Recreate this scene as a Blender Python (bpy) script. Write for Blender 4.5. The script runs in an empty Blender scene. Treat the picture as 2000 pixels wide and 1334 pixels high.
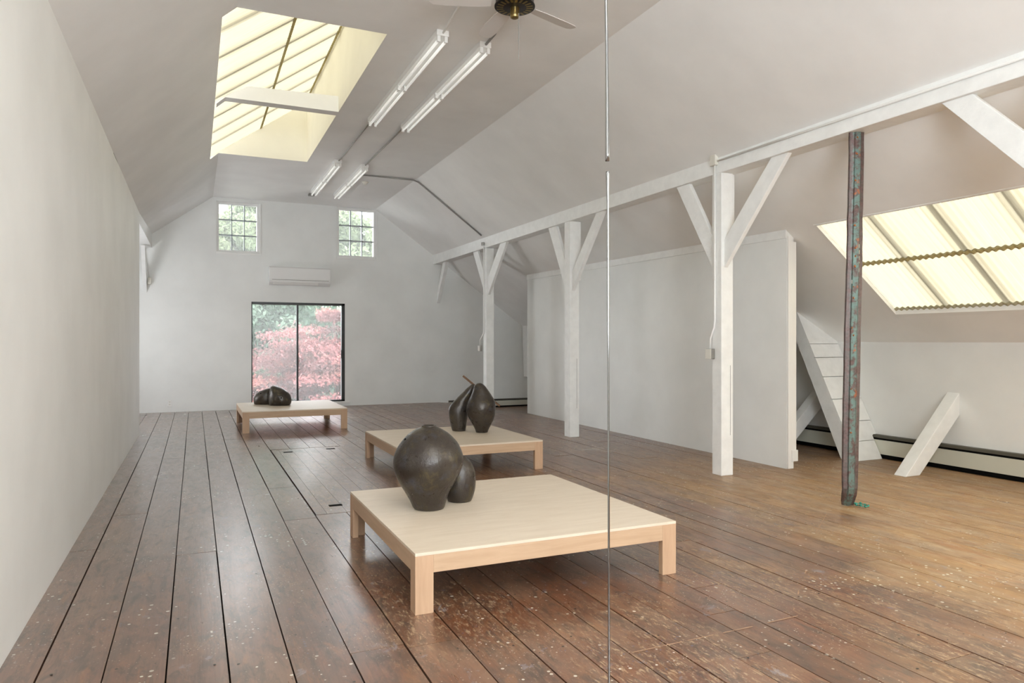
import bpy, math, random
from mathutils import Vector, Matrix, noise
R = math.radians
SC = bpy.context.scene
COL = SC.collection

# ------------------------------------------------------------------ camera
F = 1385.0
YAW = math.atan(620 / F)
cd = bpy.data.cameras.new('camera')
cam = bpy.data.objects.new('camera', cd)
COL.objects.link(cam)
cam.location = (0, 0, 1.4)
cam.rotation_euler = (R(90), 0, -YAW)
cd.sensor_width = 36.0
cd.lens = F / 2000 * 36.0
cd.clip_start = 0.05
SC.camera = cam
CS, SN = math.cos(YAW), math.sin(YAW)

def at(fwd, lat, z):                       # a point fwd metres ahead of the view point and lat metres to its right
    return Vector((SN * fwd + CS * lat, CS * fwd - SN * lat, z))

# ------------------------------------------------------------------ light
world = bpy.data.worlds.new('world')
SC.world = world
world.use_nodes = True
bg = world.node_tree.nodes['Background']
bg.inputs[0].default_value = (0.93, 0.97, 1.0, 1)
bg.inputs[1].default_value = 9.5

def area(name, loc, direction, sx, sy, power, col):
    l = bpy.data.lights.new(name, 'AREA')
    l.shape = 'RECTANGLE'
    l.size = sx
    l.size_y = sy
    l.energy = power
    l.color = col
    o = bpy.data.objects.new(name, l)
    o.location = loc
    o.rotation_euler = Vector(direction).to_track_quat('-Z', 'Y').to_euler()
    COL.objects.link(o)
    return o

# added fill lamp at the unseen wall behind the viewer, tilted up
area('fill_near_wall', (0.75, -2.42, 2.15), (0, 1, 0.75), 2.7, 1.7, 205, (0.84, 0.92, 1.0))
# added fill lamps below the roof lights out of the frame
area('fill_roof', (1.0, -0.4, 4.28), (0, 0, -1), 1.2, 3.0, 95, (1.0, 0.96, 0.90))
area('fill_roof', (6.45, 1.0, 2.13), (-0.6, 0, -0.8), 1.3, 3.4, 80, (1.0, 0.96, 0.88))
# added fill lamp hidden past the left wall end, with no opening behind it
area('fill_left_eaves', (-2.6, 13.2, 1.2), (1, -0.12, 0.5), 1.8, 1.4, 66, (0.95, 0.97, 1.0))

SC.view_settings.view_transform = 'Standard'
SC.view_settings.look = 'None'
SC.view_settings.gamma = 1
SC.view_settings.use_curve_mapping = False
SC.view_settings.exposure = 0.36
SC.cycles.use_denoising = True
SC.cycles.max_bounces = 10
SC.cycles.diffuse_bounces = 7
SC.cycles.glossy_bounces = 4
SC.cycles.transparent_max_bounces = 12
SC.cycles.sample_clamp_indirect = 8
SC.cycles.caustics_reflective = False
SC.cycles.caustics_refractive = False

# ------------------------------------------------------------------ helpers
class MB:
    def __init__(s):
        s.v, s.f, s.m, s.col = [], [], [], []
        s.tint = None
    def quad(s, pts, m=0):
        n = len(s.v)
        s.v += [tuple(p) for p in pts]
        s.f.append(tuple(range(n, n + len(pts))))
        s.m.append(m)
        s.col.append(s.tint)
        return s
    def box(s, x0, y0, z0, x1, y1, z1, m=0):
        return s.hexa([(x0, y0, z0), (x1, y0, z0), (x1, y1, z0), (x0, y1, z0),
                       (x0, y0, z1), (x1, y0, z1), (x1, y1, z1), (x0, y1, z1)], m)
    def hexa(s, p, m=0):
        n = len(s.v)
        s.v += [tuple(q) for q in p]
        for f in ((0, 3, 2, 1), (4, 5, 6, 7), (0, 1, 5, 4), (1, 2, 6, 5), (2, 3, 7, 6), (3, 0, 4, 7)):
            s.f.append(tuple(n + i for i in f)); s.m.append(m); s.col.append(s.tint)
        return s
    def prism(s, a, b, m=0):               # two matching outlines
        n = len(s.v); k = len(a)
        s.v += [tuple(q) for q in a] + [tuple(q) for q in b]
        s.f.append(tuple(n + i for i in reversed(range(k)))); s.f.append(tuple(n + k + i for i in range(k)))
        for i in range(k):
            j = (i + 1) % k
            s.f.append((n + i, n + j, n + k + j, n + k + i))
        s.m += [m] * (k + 2); s.col += [s.tint] * (k + 2)
        return s
    def tube(s, pts, r, seg=10, m=0, cap=True):
        pts = [Vector(p) for p in pts]
        rs = r if isinstance(r, (list, tuple)) else [r] * len(pts)
        n = len(s.v); k = len(pts)
        up = None
        for i, p in enumerate(pts):
            d = (pts[min(i + 1, k - 1)] - pts[max(i - 1, 0)]).normalized()
            if up is None:
                up = Vector((0, 0, 1)) if abs(d.z) < 0.9 else Vector((1, 0, 0))
            a = d.cross(up).normalized(); b = a.cross(d).normalized(); up = b
            for j in range(seg):
                t = 2 * math.pi * j / seg
                q = p + (a * math.cos(t) + b * math.sin(t)) * rs[i]
                s.v.append(tuple(q))
        for i in range(k - 1):
            for j in range(seg):
                jj = (j + 1) % seg
                s.f.append((n + i * seg + j, n + i * seg + jj, n + (i + 1) * seg + jj, n + (i + 1) * seg + j))
                s.m.append(m); s.col.append(s.tint)
        if cap:
            s.f.append(tuple(n + j for j in reversed(range(seg)))); s.m.append(m); s.col.append(s.tint)
            s.f.append(tuple(n + (k - 1) * seg + j for j in range(seg))); s.m.append(m); s.col.append(s.tint)
        return s
    def lathe(s, prof, c=(0, 0, 0), seg=32, m=0):
        n = len(s.v); k = len(prof)
        for r, z in prof:
            for j in range(seg):
                t = 2 * math.pi * j / seg
                s.v.append((c[0] + r * math.cos(t), c[1] + r * math.sin(t), c[2] + z))
        for i in range(k - 1):
            for j in range(seg):
                jj = (j + 1) % seg
                s.f.append((n + i * seg + j, n + i * seg + jj, n + (i + 1) * seg + jj, n + (i + 1) * seg + j))
                s.m.append(m); s.col.append(s.tint)
        s.f.append(tuple(n + j for j in reversed(range(seg)))); s.m.append(m); s.col.append(s.tint)
        s.f.append(tuple(n + (k - 1) * seg + j for j in range(seg))); s.m.append(m); s.col.append(s.tint)
        return s
    def build(s, name, mats, parent=None, bevel=0, smooth=False, sub=0, loc=(0, 0, 0)):
        me = bpy.data.meshes.new(name)
        me.from_pydata([tuple(Vector(v) - Vector(loc)) for v in s.v], [], s.f)
        if not isinstance(mats, (list, tuple)):
            mats = [mats]
        for m in mats:
            me.materials.append(m)
        me.polygons.foreach_set('material_index', s.m)
        if any(c is not None for c in s.col):
            at_ = me.color_attributes.new('tint', 'FLOAT_COLOR', 'CORNER')
            li = 0
            for f, c in zip(s.f, s.col):
                c = c or (0.5, 0.5, 0.5)
                for _ in f:
                    at_.data[li].color = (c[0], c[1], c[2], 1); li += 1
        me.update()
        if smooth:
            me.polygons.foreach_set('use_smooth', [True] * len(me.polygons))
        o = bpy.data.objects.new(name, me)
        COL.objects.link(o)
        o.location = loc
        if parent is not None:
            o.parent = parent
            o.location = Vector(loc) - (parent.get('_w') and Vector(parent['_w']) or parent.location)
            
        if bevel:
            b = o.modifiers.new('bevel', 'BEVEL'); b.width = bevel; b.segments = 2; b.limit_method = 'ANGLE'
        if sub:
            b = o.modifiers.new('sub', 'SUBSURF'); b.levels = sub; b.render_levels = sub
        return o

def tag(o, label, cat, group=None, kind=None):
    if label: o['label'] = label
    if cat: o['category'] = cat
    if group: o['group'] = group
    if kind: o['kind'] = kind
    return o

def struct(o, label=None):
    o['kind'] = 'structure'
    if label: o['label'] = label
    return o

def empty(name, loc):
    o = bpy.data.objects.new(name, None)
    o.location = loc
    o.empty_display_size = 0.1
    COL.objects.link(o)
    return o

# ------------------------------------------------------------------ materials
def mat(name, col, rough=0.5, metal=0.0, spec=0.5):
    m = bpy.data.materials.new(name)
    m.use_nodes = True
    b = m.node_tree.nodes['Principled BSDF']
    b.inputs['Base Color'].default_value = (*col, 1)
    b.inputs['Roughness'].default_value = rough
    b.inputs['Metallic'].default_value = metal
    b.inputs['Specular IOR Level'].default_value = spec
    return m

class NT:
    def __init__(s, m):
        s.t = m.node_tree; s.n = s.t.nodes; s.b = s.n['Principled BSDF']
    def new(s, typ, **kw):
        n = s.n.new(typ)
        for k, v in kw.items(): setattr(n, k, v)
        return n
    def link(s, a, b): s.t.links.new(a, b)
    def coords(s, scale=(1, 1, 1), gen='Object'):
        tc = s.new('ShaderNodeTexCoord'); mp = s.new('ShaderNodeMapping')
        mp.inputs['Scale'].default_value = scale
        s.link(tc.outputs[gen], mp.inputs['Vector'])
        return mp.outputs['Vector']
    def noise(s, vec, scale, detail=4, rough=0.5, dist=0.0):
        n = s.new('ShaderNodeTexNoise')
        n.inputs['Scale'].default_value = scale; n.inputs['Detail'].default_value = detail
        n.inputs['Roughness'].default_value = rough; n.inputs['Distortion'].default_value = dist
        if vec is not None: s.link(vec, n.inputs['Vector'])
        return n.outputs['Fac']
    def ramp(s, fac, stops, interp='LINEAR'):
        r = s.new('ShaderNodeValToRGB'); r.color_ramp.interpolation = interp
        e = r.color_ramp.elements
        while len(e) < len(stops): e.new(0.5)
        for i, (p, c) in enumerate(stops):
            e[i].position = p
            e[i].color = (c, c, c, 1) if isinstance(c, (int, float)) else (*c, 1)
        s.link(fac, r.inputs['Fac'])
        return r.outputs['Color']
    def mix(s, fac, a, b, mode='MIX'):
        n = s.new('ShaderNodeMix', data_type='RGBA', blend_type=mode)
        for sock, v in ((n.inputs[0], fac), (n.inputs[6], a), (n.inputs[7], b)):
            if isinstance(v, (int, float)): sock.default_value = v
            elif isinstance(v, tuple): sock.default_value = (*v, 1)
            else: s.link(v, sock)
        return n.outputs[2]
    def math(s, op, a, b=0.0, clamp=False):
        n = s.new('ShaderNodeMath', operation=op, use_clamp=clamp)
        for i, v in enumerate((a, b)):
            if isinstance(v, (int, float)): n.inputs[i].default_value = v
            else: s.link(v, n.inputs[i])
        return n.outputs[0]
    def bump(s, h, strength=0.2, dist=0.01):
        n = s.new('ShaderNodeBump')
        n.inputs['Strength'].default_value = strength; n.inputs['Distance'].default_value = dist
        s.link(h, n.inputs['Height']); s.link(n.outputs['Normal'], s.b.inputs['Normal'])

def paint(name, col, rough=0.55, b1=0.12, scale=1.5):
    m = mat(name, col, rough, 0, 0.35); t = NT(m)
    v = t.coords()
    n1 = t.noise(v, scale, 5, 0.55); n2 = t.noise(v, 60, 3)
    d = tuple(c * 0.93 for c in col)
    t.link(t.mix(t.ramp(n1, [(0.35, 0), (0.7, 1)]), col, d), t.b.inputs['Base Color'])
    t.bump(t.math('ADD', n1, t.math('MULTIPLY', n2, 0.06)), b1, 0.03)
    return m

WALL = paint('wall_paint', (0.86, 0.872, 0.855))
CEIL = paint('ceiling_paint', (0.90, 0.90, 0.885))
BEAMW = paint('beam_paint', (0.885, 0.895, 0.88), 0.5, 0.25, 9)
SHAFT = paint('shaft_lit_paint', (0.92, 0.90, 0.82))  # white paint tinted cream, yellow bounce light put into its colour
WHITE = mat('white_enamel', (0.85, 0.85, 0.83), 0.35)
IVORY = mat('ivory_plastic', (0.72, 0.70, 0.63), 0.4)
GREYM = mat('grey_metal', (0.33, 0.32, 0.30), 0.4, 0.6)
DARKM = mat('dark_metal', (0.05, 0.05, 0.045), 0.4, 0.3)
BLACK = mat('black_frame', (0.012, 0.014, 0.014), 0.35)
BLACKV = mat('black_hole', (0.004, 0.004, 0.004), 0.9, 0, 0.1)
HEAT = mat('heater_enamel', (0.62, 0.62, 0.53), 0.4)
HDARK = mat('heater_slot', (0.10, 0.095, 0.075), 0.5)
GAP = mat('floor_gap', (0.012, 0.008, 0.006), 0.9, 0, 0.1)
BRASS = mat('aged_brass', (0.32, 0.24, 0.10), 0.28, 1.0)
TUBE = mat('lamp_tube_glass', (0.88, 0.90, 0.86), 0.12, 0, 0.6)
TUBE.node_tree.nodes['Principled BSDF'].inputs['Emission Color'].default_value = (1, .98, .93, 1)
TUBE.node_tree.nodes['Principled BSDF'].inputs['Emission Strength'].default_value = 0.3  # tubes are off; faint glow added as fill
CHROME = mat('polished_rod', (0.28, 0.28, 0.28), 0.10, 1.0)
KNOB = mat('red_wood', (0.30, 0.04, 0.02), 0.4)
BLADE = mat('fan_blade', (0.70, 0.67, 0.64), 0.45)
MUNT = mat('muntin_paint', (0.30, 0.33, 0.35), 0.5)

def glass(name, tint=(0.97, 0.98, 0.98), milky=0.0):
    m = bpy.data.materials.new(name); m.use_nodes = True
    nt = m.node_tree; nt.nodes.clear()
    o = nt.nodes.new('ShaderNodeOutputMaterial')
    tr = nt.nodes.new('ShaderNodeBsdfTransparent'); tr.inputs[0].default_value = (*tint, 1)
    gl = nt.nodes.new('ShaderNodeBsdfGlossy'); gl.inputs['Roughness'].default_value = 0.02
    fr = nt.nodes.new('ShaderNodeFresnel'); fr.inputs[0].default_value = 1.45
    mx = nt.nodes.new('ShaderNodeMixShader')
    nt.links.new(fr.outputs[0], mx.inputs[0]); nt.links.new(tr.outputs[0], mx.inputs[1]); nt.links.new(gl.outputs[0], mx.inputs[2])
    last = mx.outputs[0]
    if milky:
        df = nt.nodes.new('ShaderNodeBsdfTranslucent'); df.inputs[0].default_value = (0.9, 0.92, 0.92, 1)
        m2 = nt.nodes.new('ShaderNodeMixShader'); m2.inputs[0].default_value = milky
        nt.links.new(last, m2.inputs[1]); nt.links.new(df.outputs[0], m2.inputs[2]); last = m2.outputs[0]
    nt.links.new(last, o.inputs[0])
    return m
GLASS = glass('window_glass')
SCREEN = glass('screened_glass', (0.92, 0.92, 0.93), 0.045)
GLAREHAZE = glass('glare_haze_glass', (0.95, 0.95, 0.95), 0.045)  # milky share imitates the overexposed, washed-out view in the small windows

def sheet_material():
    m = mat('translucent_sheet', (0.5, 0.47, 0.36), 0.5); t = NT(m)
    v = t.coords((1.0, 14.0, 1.0))
    n = t.noise(v, 2.0, 4, 0.6)
    c = t.mix(t.ramp(n, [(0.3, 0), (0.75, 1)]), (0.150, 0.131, 0.088), (0.163, 0.146, 0.104))
    tl = t.new('ShaderNodeBsdfTranslucent'); t.link(c, tl.inputs[0])
    df = t.new('ShaderNodeBsdfDiffuse'); df.inputs[0].default_value = (0.55, 0.52, 0.42, 1)
    mx = t.new('ShaderNodeMixShader'); mx.inputs[0].default_value = 0.25
    t.link(tl.outputs[0], mx.inputs[1]); t.link(df.outputs[0], mx.inputs[2])
    t.link(mx.outputs[0], t.n['Material Output'].inputs[0])
    return m
SHEET = sheet_material()
CLOSURE = mat('closure_strip', (0.42, 0.36, 0.17), 0.7)
RAFTER = mat('rafter_wood', (0.40, 0.32, 0.16), 0.7)

def ply(name, c1, c2, rough, sc):
    m = mat(name, c1, rough, 0, 0.4); t = NT(m)
    v = t.coords(sc)
    n = t.noise(v, 3.0, 6, 0.6, 0.6)
    t.link(t.mix(t.ramp(n, [(0.3, 0), (0.7, 1)]), c1, c2), t.b.inputs['Base Color'])
    t.bump(n, 0.05, 0.004)
    return m
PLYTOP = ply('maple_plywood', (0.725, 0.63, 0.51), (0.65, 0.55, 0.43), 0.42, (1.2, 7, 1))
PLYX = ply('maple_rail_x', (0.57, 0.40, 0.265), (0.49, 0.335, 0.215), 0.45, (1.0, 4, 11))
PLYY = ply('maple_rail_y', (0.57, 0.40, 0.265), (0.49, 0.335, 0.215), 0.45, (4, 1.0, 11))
PLYZ = ply('maple_leg', (0.56, 0.375, 0.245), (0.48, 0.315, 0.20), 0.45, (9, 9, 1.0))

def floor_material():
    m = mat('worn_floor_boards', (0.15, 0.08, 0.05), 0.35, 0, 0.5); t = NT(m)
    ta = t.new('ShaderNodeAttribute', attribute_name='tint')
    sp = t.new('ShaderNodeSeparateColor'); t.link(ta.outputs['Color'], sp.inputs[0])
    rnd, rnd2 = sp.outputs[0], sp.outputs[1]
    tc = t.new('ShaderNodeTexCoord')
    pos = t.new('ShaderNodeSeparateXYZ'); t.link(tc.outputs['Object'], pos.inputs[0])
    # coordinates shifted for every board
    off = t.new('ShaderNodeCombineXYZ'); t.link(t.math('MULTIPLY', rnd, 37.0), off.inputs[0]); t.link(t.math('MULTIPLY', rnd2, 53.0), off.inputs[1])
    va = t.new('ShaderNodeVectorMath', operation='ADD'); t.link(tc.outputs['Object'], va.inputs[0]); t.link(off.outputs[0], va.inputs[1])
    def mp(vec, s):
        q = t.new('ShaderNodeMapping'); q.inputs['Scale'].default_value = s; t.link(vec, q.inputs['Vector']); return q.outputs[0]
    grain = t.noise(mp(va.outputs[0], (26, 1.3, 1)), 1.6, 7, 0.62, 1.2)
    fine = t.noise(mp(va.outputs[0], (110, 5, 1)), 1.5, 4, 0.6)
    blot = t.noise(mp(tc.outputs['Object'], (1, 0.55, 1)), 1.5, 6, 0.62, 0.4)
    blot2 = t.noise(mp(va.outputs[0], (3.2, 1.1, 1)), 1.4, 6, 0.65, 0.5)
    wear = t.noise(mp(va.outputs[0], (7, 2.0, 1)), 2.2, 8, 0.72, 0.8)
    # ochre zone to the right and near
    wx = t.math('ADD', pos.outputs[0], t.math('MULTIPLY', t.math('SUBTRACT', blot, 0.5), 4.2))
    wx = t.math('ADD', wx, t.math('MULTIPLY', t.math('SUBTRACT', rnd, 0.5), 0.7))
    zx = t.new('ShaderNodeMapRange', interpolation_type='SMOOTHSTEP'); zx.inputs[1].default_value = 2.9; zx.inputs[2].default_value = 4.9; t.link(wx, zx.inputs[0])
    zy = t.new('ShaderNodeMapRange', interpolation_type='SMOOTHSTEP'); zy.inputs[1].default_value = 8.5; zy.inputs[2].default_value = 4.8; t.link(pos.outputs[1], zy.inputs[0])
    och = t.math('MULTIPLY', zx.outputs[0], zy.outputs[0])
    grx = t.new('ShaderNodeMapRange', interpolation_type='SMOOTHSTEP'); grx.inputs[1].default_value = 1.6; grx.inputs[2].default_value = 0.2; t.link(wx, grx.inputs[0])
    c = t.mix(t.ramp(grain, [(0.3, 0), (0.72, 1)]), (0.23, 0.085, 0.035), (0.11, 0.042, 0.022))
    c = t.mix(t.ramp(blot2, [(0.42, 0), (0.62, 1)]), c, (0.235, 0.125, 0.072))
    greyc = t.mix(t.ramp(grain, [(0.3, 0), (0.7, 1)]), (0.205, 0.115, 0.078), (0.135, 0.078, 0.054))
    c = t.mix(t.math('MULTIPLY', grx.outputs[0], 0.7), c, greyc)
    oc = t.mix(t.ramp(grain, [(0.3, 0), (0.75, 1)]), (0.53, 0.32, 0.135), (0.36, 0.20, 0.085))
    oc = t.mix(t.ramp(blot2, [(0.45, 0), (0.65, 1)]), oc, (0.44, 0.30, 0.18))
    oc = t.mix(t.math('MULTIPLY', t.ramp(t.noise(mp(va.outputs[0], (4.5, 1.5, 1)), 2.4, 8, 0.75, 0.6), [(0.52, 0), (0.62, 1)]), 0.6), oc, (0.58, 0.45, 0.29))
    oc = t.mix(t.math('MULTIPLY', t.ramp(t.noise(mp(va.outputs[0], (3.5, 1.2, 1)), 1.9, 7, 0.72, 0.6), [(0.53, 0), (0.63, 1)]), 0.5), oc, (0.40, 0.17, 0.06))
    c = t.mix(och, c, oc)
    # board to board difference
    c = t.mix(t.math('MULTIPLY', rnd, 0.30), c, (0.06, 0.03, 0.018))
    # dark grey grime
    c = t.mix(t.math('MULTIPLY', t.ramp(t.noise(mp(va.outputs[0], (2.4, 1.6, 1)), 1.3, 7, 0.7, 0.3), [(0.47, 0), (0.60, 1)]), t.math('SUBTRACT', 0.45, t.math('MULTIPLY', och, 0.3))), c, (0.075, 0.055, 0.045))
    c = t.mix(t.math('MULTIPLY', t.ramp(wear, [(0.49, 0), (0.62, 1)]), t.math('SUBTRACT', 0.60, t.math('MULTIPLY', och, 0.4))), c, (0.050, 0.038, 0.032))
    # rubbed pale wood
    dens = t.noise(mp(tc.outputs['Object'], (1.0, 0.6, 1)), 1.1, 3, 0.5)
    pale = t.math('MULTIPLY', t.ramp(t.noise(mp(va.outputs[0], (14, 4.5, 1)), 3.5, 9, 0.78, 0.5), [(0.53, 0), (0.60, 1)]), t.ramp(dens, [(0.42, 0), (0.54, 1)]))
    pale = t.math('MULTIPLY', pale, t.math('SUBTRACT', 1.0, t.math('MULTIPLY', grx.outputs[0], 0.85)))
    c = t.mix(t.math('MULTIPLY', pale, 0.75), c, (0.50, 0.36, 0.22))
    # orange rubbed
    orr = t.math('MULTIPLY', t.ramp(t.noise(mp(va.outputs[0], (5, 1.4, 1)), 2.1, 6, 0.7, 0.5), [(0.56, 0), (0.68, 1)]), 0.5)
    c = t.mix(orr, c, (0.28, 0.125, 0.05))
    # paint blotches, bluish and lilac
    bl = t.ramp(t.noise(mp(tc.outputs['Object'], (2.6, 2.0, 1)), 2.3, 7, 0.7, 0.6), [(0.62, 0), (0.66, 1)])
    c = t.mix(t.math('MULTIPLY', bl, 0.5), c, (0.30, 0.29, 0.31))
    bl2 = t.ramp(t.noise(mp(tc.outputs['Object'], (3.3, 4.0, 1)), 1.7, 7, 0.72, 0.6), [(0.69, 0), (0.705, 1)])
    c = t.mix(t.math('MULTIPLY', bl2, 0.5), c, (0.12, 0.12, 0.36))
    # splatter drops
    def drops(scale, thr, dlo, dhi, dsc, col, k):
        nonlocal c
        vo = t.new('ShaderNodeTexVoronoi'); vo.inputs['Scale'].default_value = scale; t.link(tc.outputs['Object'], vo.inputs['Vector'])
        vo.inputs['Randomness'].default_value = 1
        sz = t.new('ShaderNodeSeparateColor'); t.link(vo.outputs['Color'], sz.inputs[0])
        r = t.math('MULTIPLY', t.math('SUBTRACT', sz.outputs[0], 0.45), thr)
        inside = t.math('LESS_THAN', vo.outputs['Distance'], r)
        dn = t.noise(tc.outputs['Object'], dsc, 3, 0.6)
        c = t.mix(t.math('MULTIPLY', t.math('MULTIPLY', inside, t.ramp(dn, [(dlo, 0), (dhi, 1)])), k), c, col)
    drops(30, 0.5, 0.57, 0.60, 0.55, (0.72, 0.72, 0.60), 0.9)
    drops(24, 0.42, 0.50, 0.56, 0.9, (0.66, 0.62, 0.52), 0.85)
    drops(38, 0.5, 0.56, 0.62, 2.1, (0.62, 0.58, 0.50), 0.8)
    drops(70, 0.5, 0.42, 0.60, 1.3, (0.60, 0.52, 0.42), 0.6)
    drops(45, 0.5, 0.56, 0.60, 1.7, (0.10, 0.12, 0.20), 0.6)
    # nail heads
    t.link(c, t.b.inputs['Base Color'])
    rr = t.math('ADD', 0.20, t.math('MULTIPLY', wear, 0.22))
    rr = t.math('ADD', rr, t.math('MULTIPLY', och, 0.20))
    t.b.inputs['Specular IOR Level'].default_value = 0.8
    rr = t.math('ADD', rr, t.math('MULTIPLY', bl, 0.2))
    rr = t.math('ADD', rr, t.math('MULTIPLY', pale, 0.2))
    t.link(rr, t.b.inputs['Roughness'])
    h = t.math('ADD', t.math('MULTIPLY', grain, 0.35), t.math('MULTIPLY', fine, 0.10))
    und = t.noise(mp(va.outputs[0], (5.0, 0.9, 1)), 1.2, 1.5, 0.4, 0.3)
    h = t.math('ADD', h, t.math('MULTIPLY', und, 1.6))
    t.bump(h, 0.22, 0.006)
    cx = t.new('ShaderNodeMapRange'); cx.inputs[1].default_value = 1.4; cx.inputs[2].default_value = 3.2; cx.inputs[3].default_value = 0.8; cx.inputs[4].default_value = 0.25; t.link(wx, cx.inputs[0])
    t.link(t.math('MULTIPLY', t.math('SUBTRACT', 1.0, och), cx.outputs[0]), t.b.inputs['Coat Weight'])
    t.link(t.math('ADD', 0.17, t.math('MULTIPLY', blot, 0.16)), t.b.inputs['Coat Roughness'])
    t.link([n for n in t.n if n.type == 'BUMP'][-1].outputs['Normal'], t.b.inputs['Coat Normal'])
    return m
FLOOR = floor_material()

def bronze():
    m = mat('dark_bronze_glaze', (0.05, 0.04, 0.03), 0.33, 0.25, 0.6); t = NT(m)
    v = t.coords()
    a = t.noise(v, 5.0, 6, 0.65, 0.4); b = t.noise(v, 11.0, 6, 0.7, 0.3); d = t.noise(v, 70, 5, 0.7)
    c = t.mix(t.ramp(a, [(0.35, 0), (0.62, 1)]), (0.030, 0.021, 0.016), (0.055, 0.045, 0.035))
    c = t.mix(t.math('MULTIPLY', t.ramp(b, [(0.55, 0), (0.72, 1)]), 0.6), c, (0.14, 0.115, 0.045))
    c = t.mix(t.math('MULTIPLY', t.ramp(t.noise(v, 7.5, 5, 0.7), [(0.56, 0), (0.7, 1)]), 0.5), c, (0.075, 0.085, 0.11))
    t.link(c, t.b.inputs['Base Color'])
    t.link(t.math('ADD', 0.14, t.math('MULTIPLY', b, 0.34)), t.b.inputs['Roughness'])
    t.bump(t.math('ADD', t.math('MULTIPLY', a, 1.5), t.math('MULTIPLY', d, 0.22)), 0.45, 0.014)
    return m
BRONZE = bronze()
STICK = ply('stick_wood', (0.16, 0.08, 0.035), (0.10, 0.05, 0.025), 0.5, (4, 4, 4))

def patina():
    m = mat('copper_patina', (0.2, 0.1, 0.08), 0.42, 0.35); t = NT(m)
    v = t.coords(); s = t.new('ShaderNodeSeparateXYZ')
    tc = t.new('ShaderNodeTexCoord'); t.link(tc.outputs['Object'], s.inputs[0])
    ax = t.math('ABSOLUTE', t.math('SUBTRACT', s.outputs[0], t.math('MULTIPLY', s.outputs[2], 0.016)))
    n1 = t.noise(v, 14, 7, 0.72, 0.5); n2 = t.noise(v, 42, 6, 0.7); n3 = t.noise(v, 9, 5, 0.6)
    c = t.mix(t.ramp(n2, [(0.4, 0), (0.62, 1)]), (0.155, 0.095, 0.088), (0.085, 0.062, 0.055))
    cen = t.ramp(ax, [(0.022, 1), (0.040, 0)])
    teal = t.math('MULTIPLY', t.ramp(n1, [(0.43, 0), (0.53, 1)]), t.math('ADD', t.math('MULTIPLY', cen, 0.75), 0.12))
    c = t.mix(teal, c, t.mix(n2, (0.07, 0.15, 0.135), (0.24, 0.36, 0.33)))
    org = t.math('MULTIPLY', t.ramp(n3, [(0.60, 0), (0.66, 1)]), cen)
    c = t.mix(t.math('MULTIPLY', org, 0.85), c, (0.46, 0.135, 0.045))
    t.link(c, t.b.inputs['Base Color'])
    t.bump(t.math('ADD', n1, t.math('MULTIPLY', n2, 0.5)), 0.5, 0.006)
    return m
PATINA = patina()
RIVET = mat('copper_rivet', (0.52, 0.19, 0.07), .35, .8)
TEAL = mat('green_glass_beads', (0.05, 0.30, 0.22), 0.25, 0.3)

def leafmat(name, cols, trans=0.35):
    m = mat(name, cols[0], 0.6, 0, 0.25); t = NT(m)
    ta = t.new('ShaderNodeAttribute', attribute_name='tint')
    sp = t.new('ShaderNodeSeparateColor'); t.link(ta.outputs['Color'], sp.inputs[0])
    c = t.ramp(sp.outputs[0], [(i / (len(cols) - 1), cc) for i, cc in enumerate(cols)])
    t.link(c, t.b.inputs['Base Color'])
    tl = t.new('ShaderNodeBsdfTranslucent'); t.link(c, tl.inputs[0])
    mx = t.new('ShaderNodeMixShader'); mx.inputs[0].default_value = trans
    t.link(t.b.outputs[0], mx.inputs[1]); t.link(tl.outputs[0], mx.inputs[2])
    t.link(mx.outputs[0], t.n['Material Output'].inputs[0])
    return m
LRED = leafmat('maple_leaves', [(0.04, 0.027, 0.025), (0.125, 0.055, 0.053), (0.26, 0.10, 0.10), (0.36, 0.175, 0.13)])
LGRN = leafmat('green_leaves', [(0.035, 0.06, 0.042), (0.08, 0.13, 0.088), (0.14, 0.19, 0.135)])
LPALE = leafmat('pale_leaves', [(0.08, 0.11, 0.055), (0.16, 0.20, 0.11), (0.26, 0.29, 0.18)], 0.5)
BARK = mat('bark', (0.09, 0.065, 0.05), 0.8)
BOUNCE = paint('pale_bounce_ground', (0.42, 0.42, 0.36), 0.9, 0.3, 4)  # unseen ground, made pale to bounce light up to the ceiling

# ------------------------------------------------------------------ room shell
YE, YN = 15.6, -2.5
XL, XK = -3.55, 7.55
ZC = 4.335
def lerp(a, b, t): return a + (b - a) * max(0, min(1, t))
def kr(y): return lerp(0.757, 0.712, (y - 6) / 9.6)
def kl(y): return lerp(0.905, 0.74, (y - 12) / 3.6)
def zroof(x, y):
    if x > 3.66: return ZC - (x - 3.66) * kr(y)
    if x < 0.34: return ZC - (0.34 - x) * kl(y)
    return ZC
def fz(x, y):
    a = max(0, min(1, (x - 5.1) / 1.3)); b = max(0, min(1, (y - 12) / 3.2))
    return -0.16 * a * a * (3 - 2 * a) * b * b * (3 - 2 * b)

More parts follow.
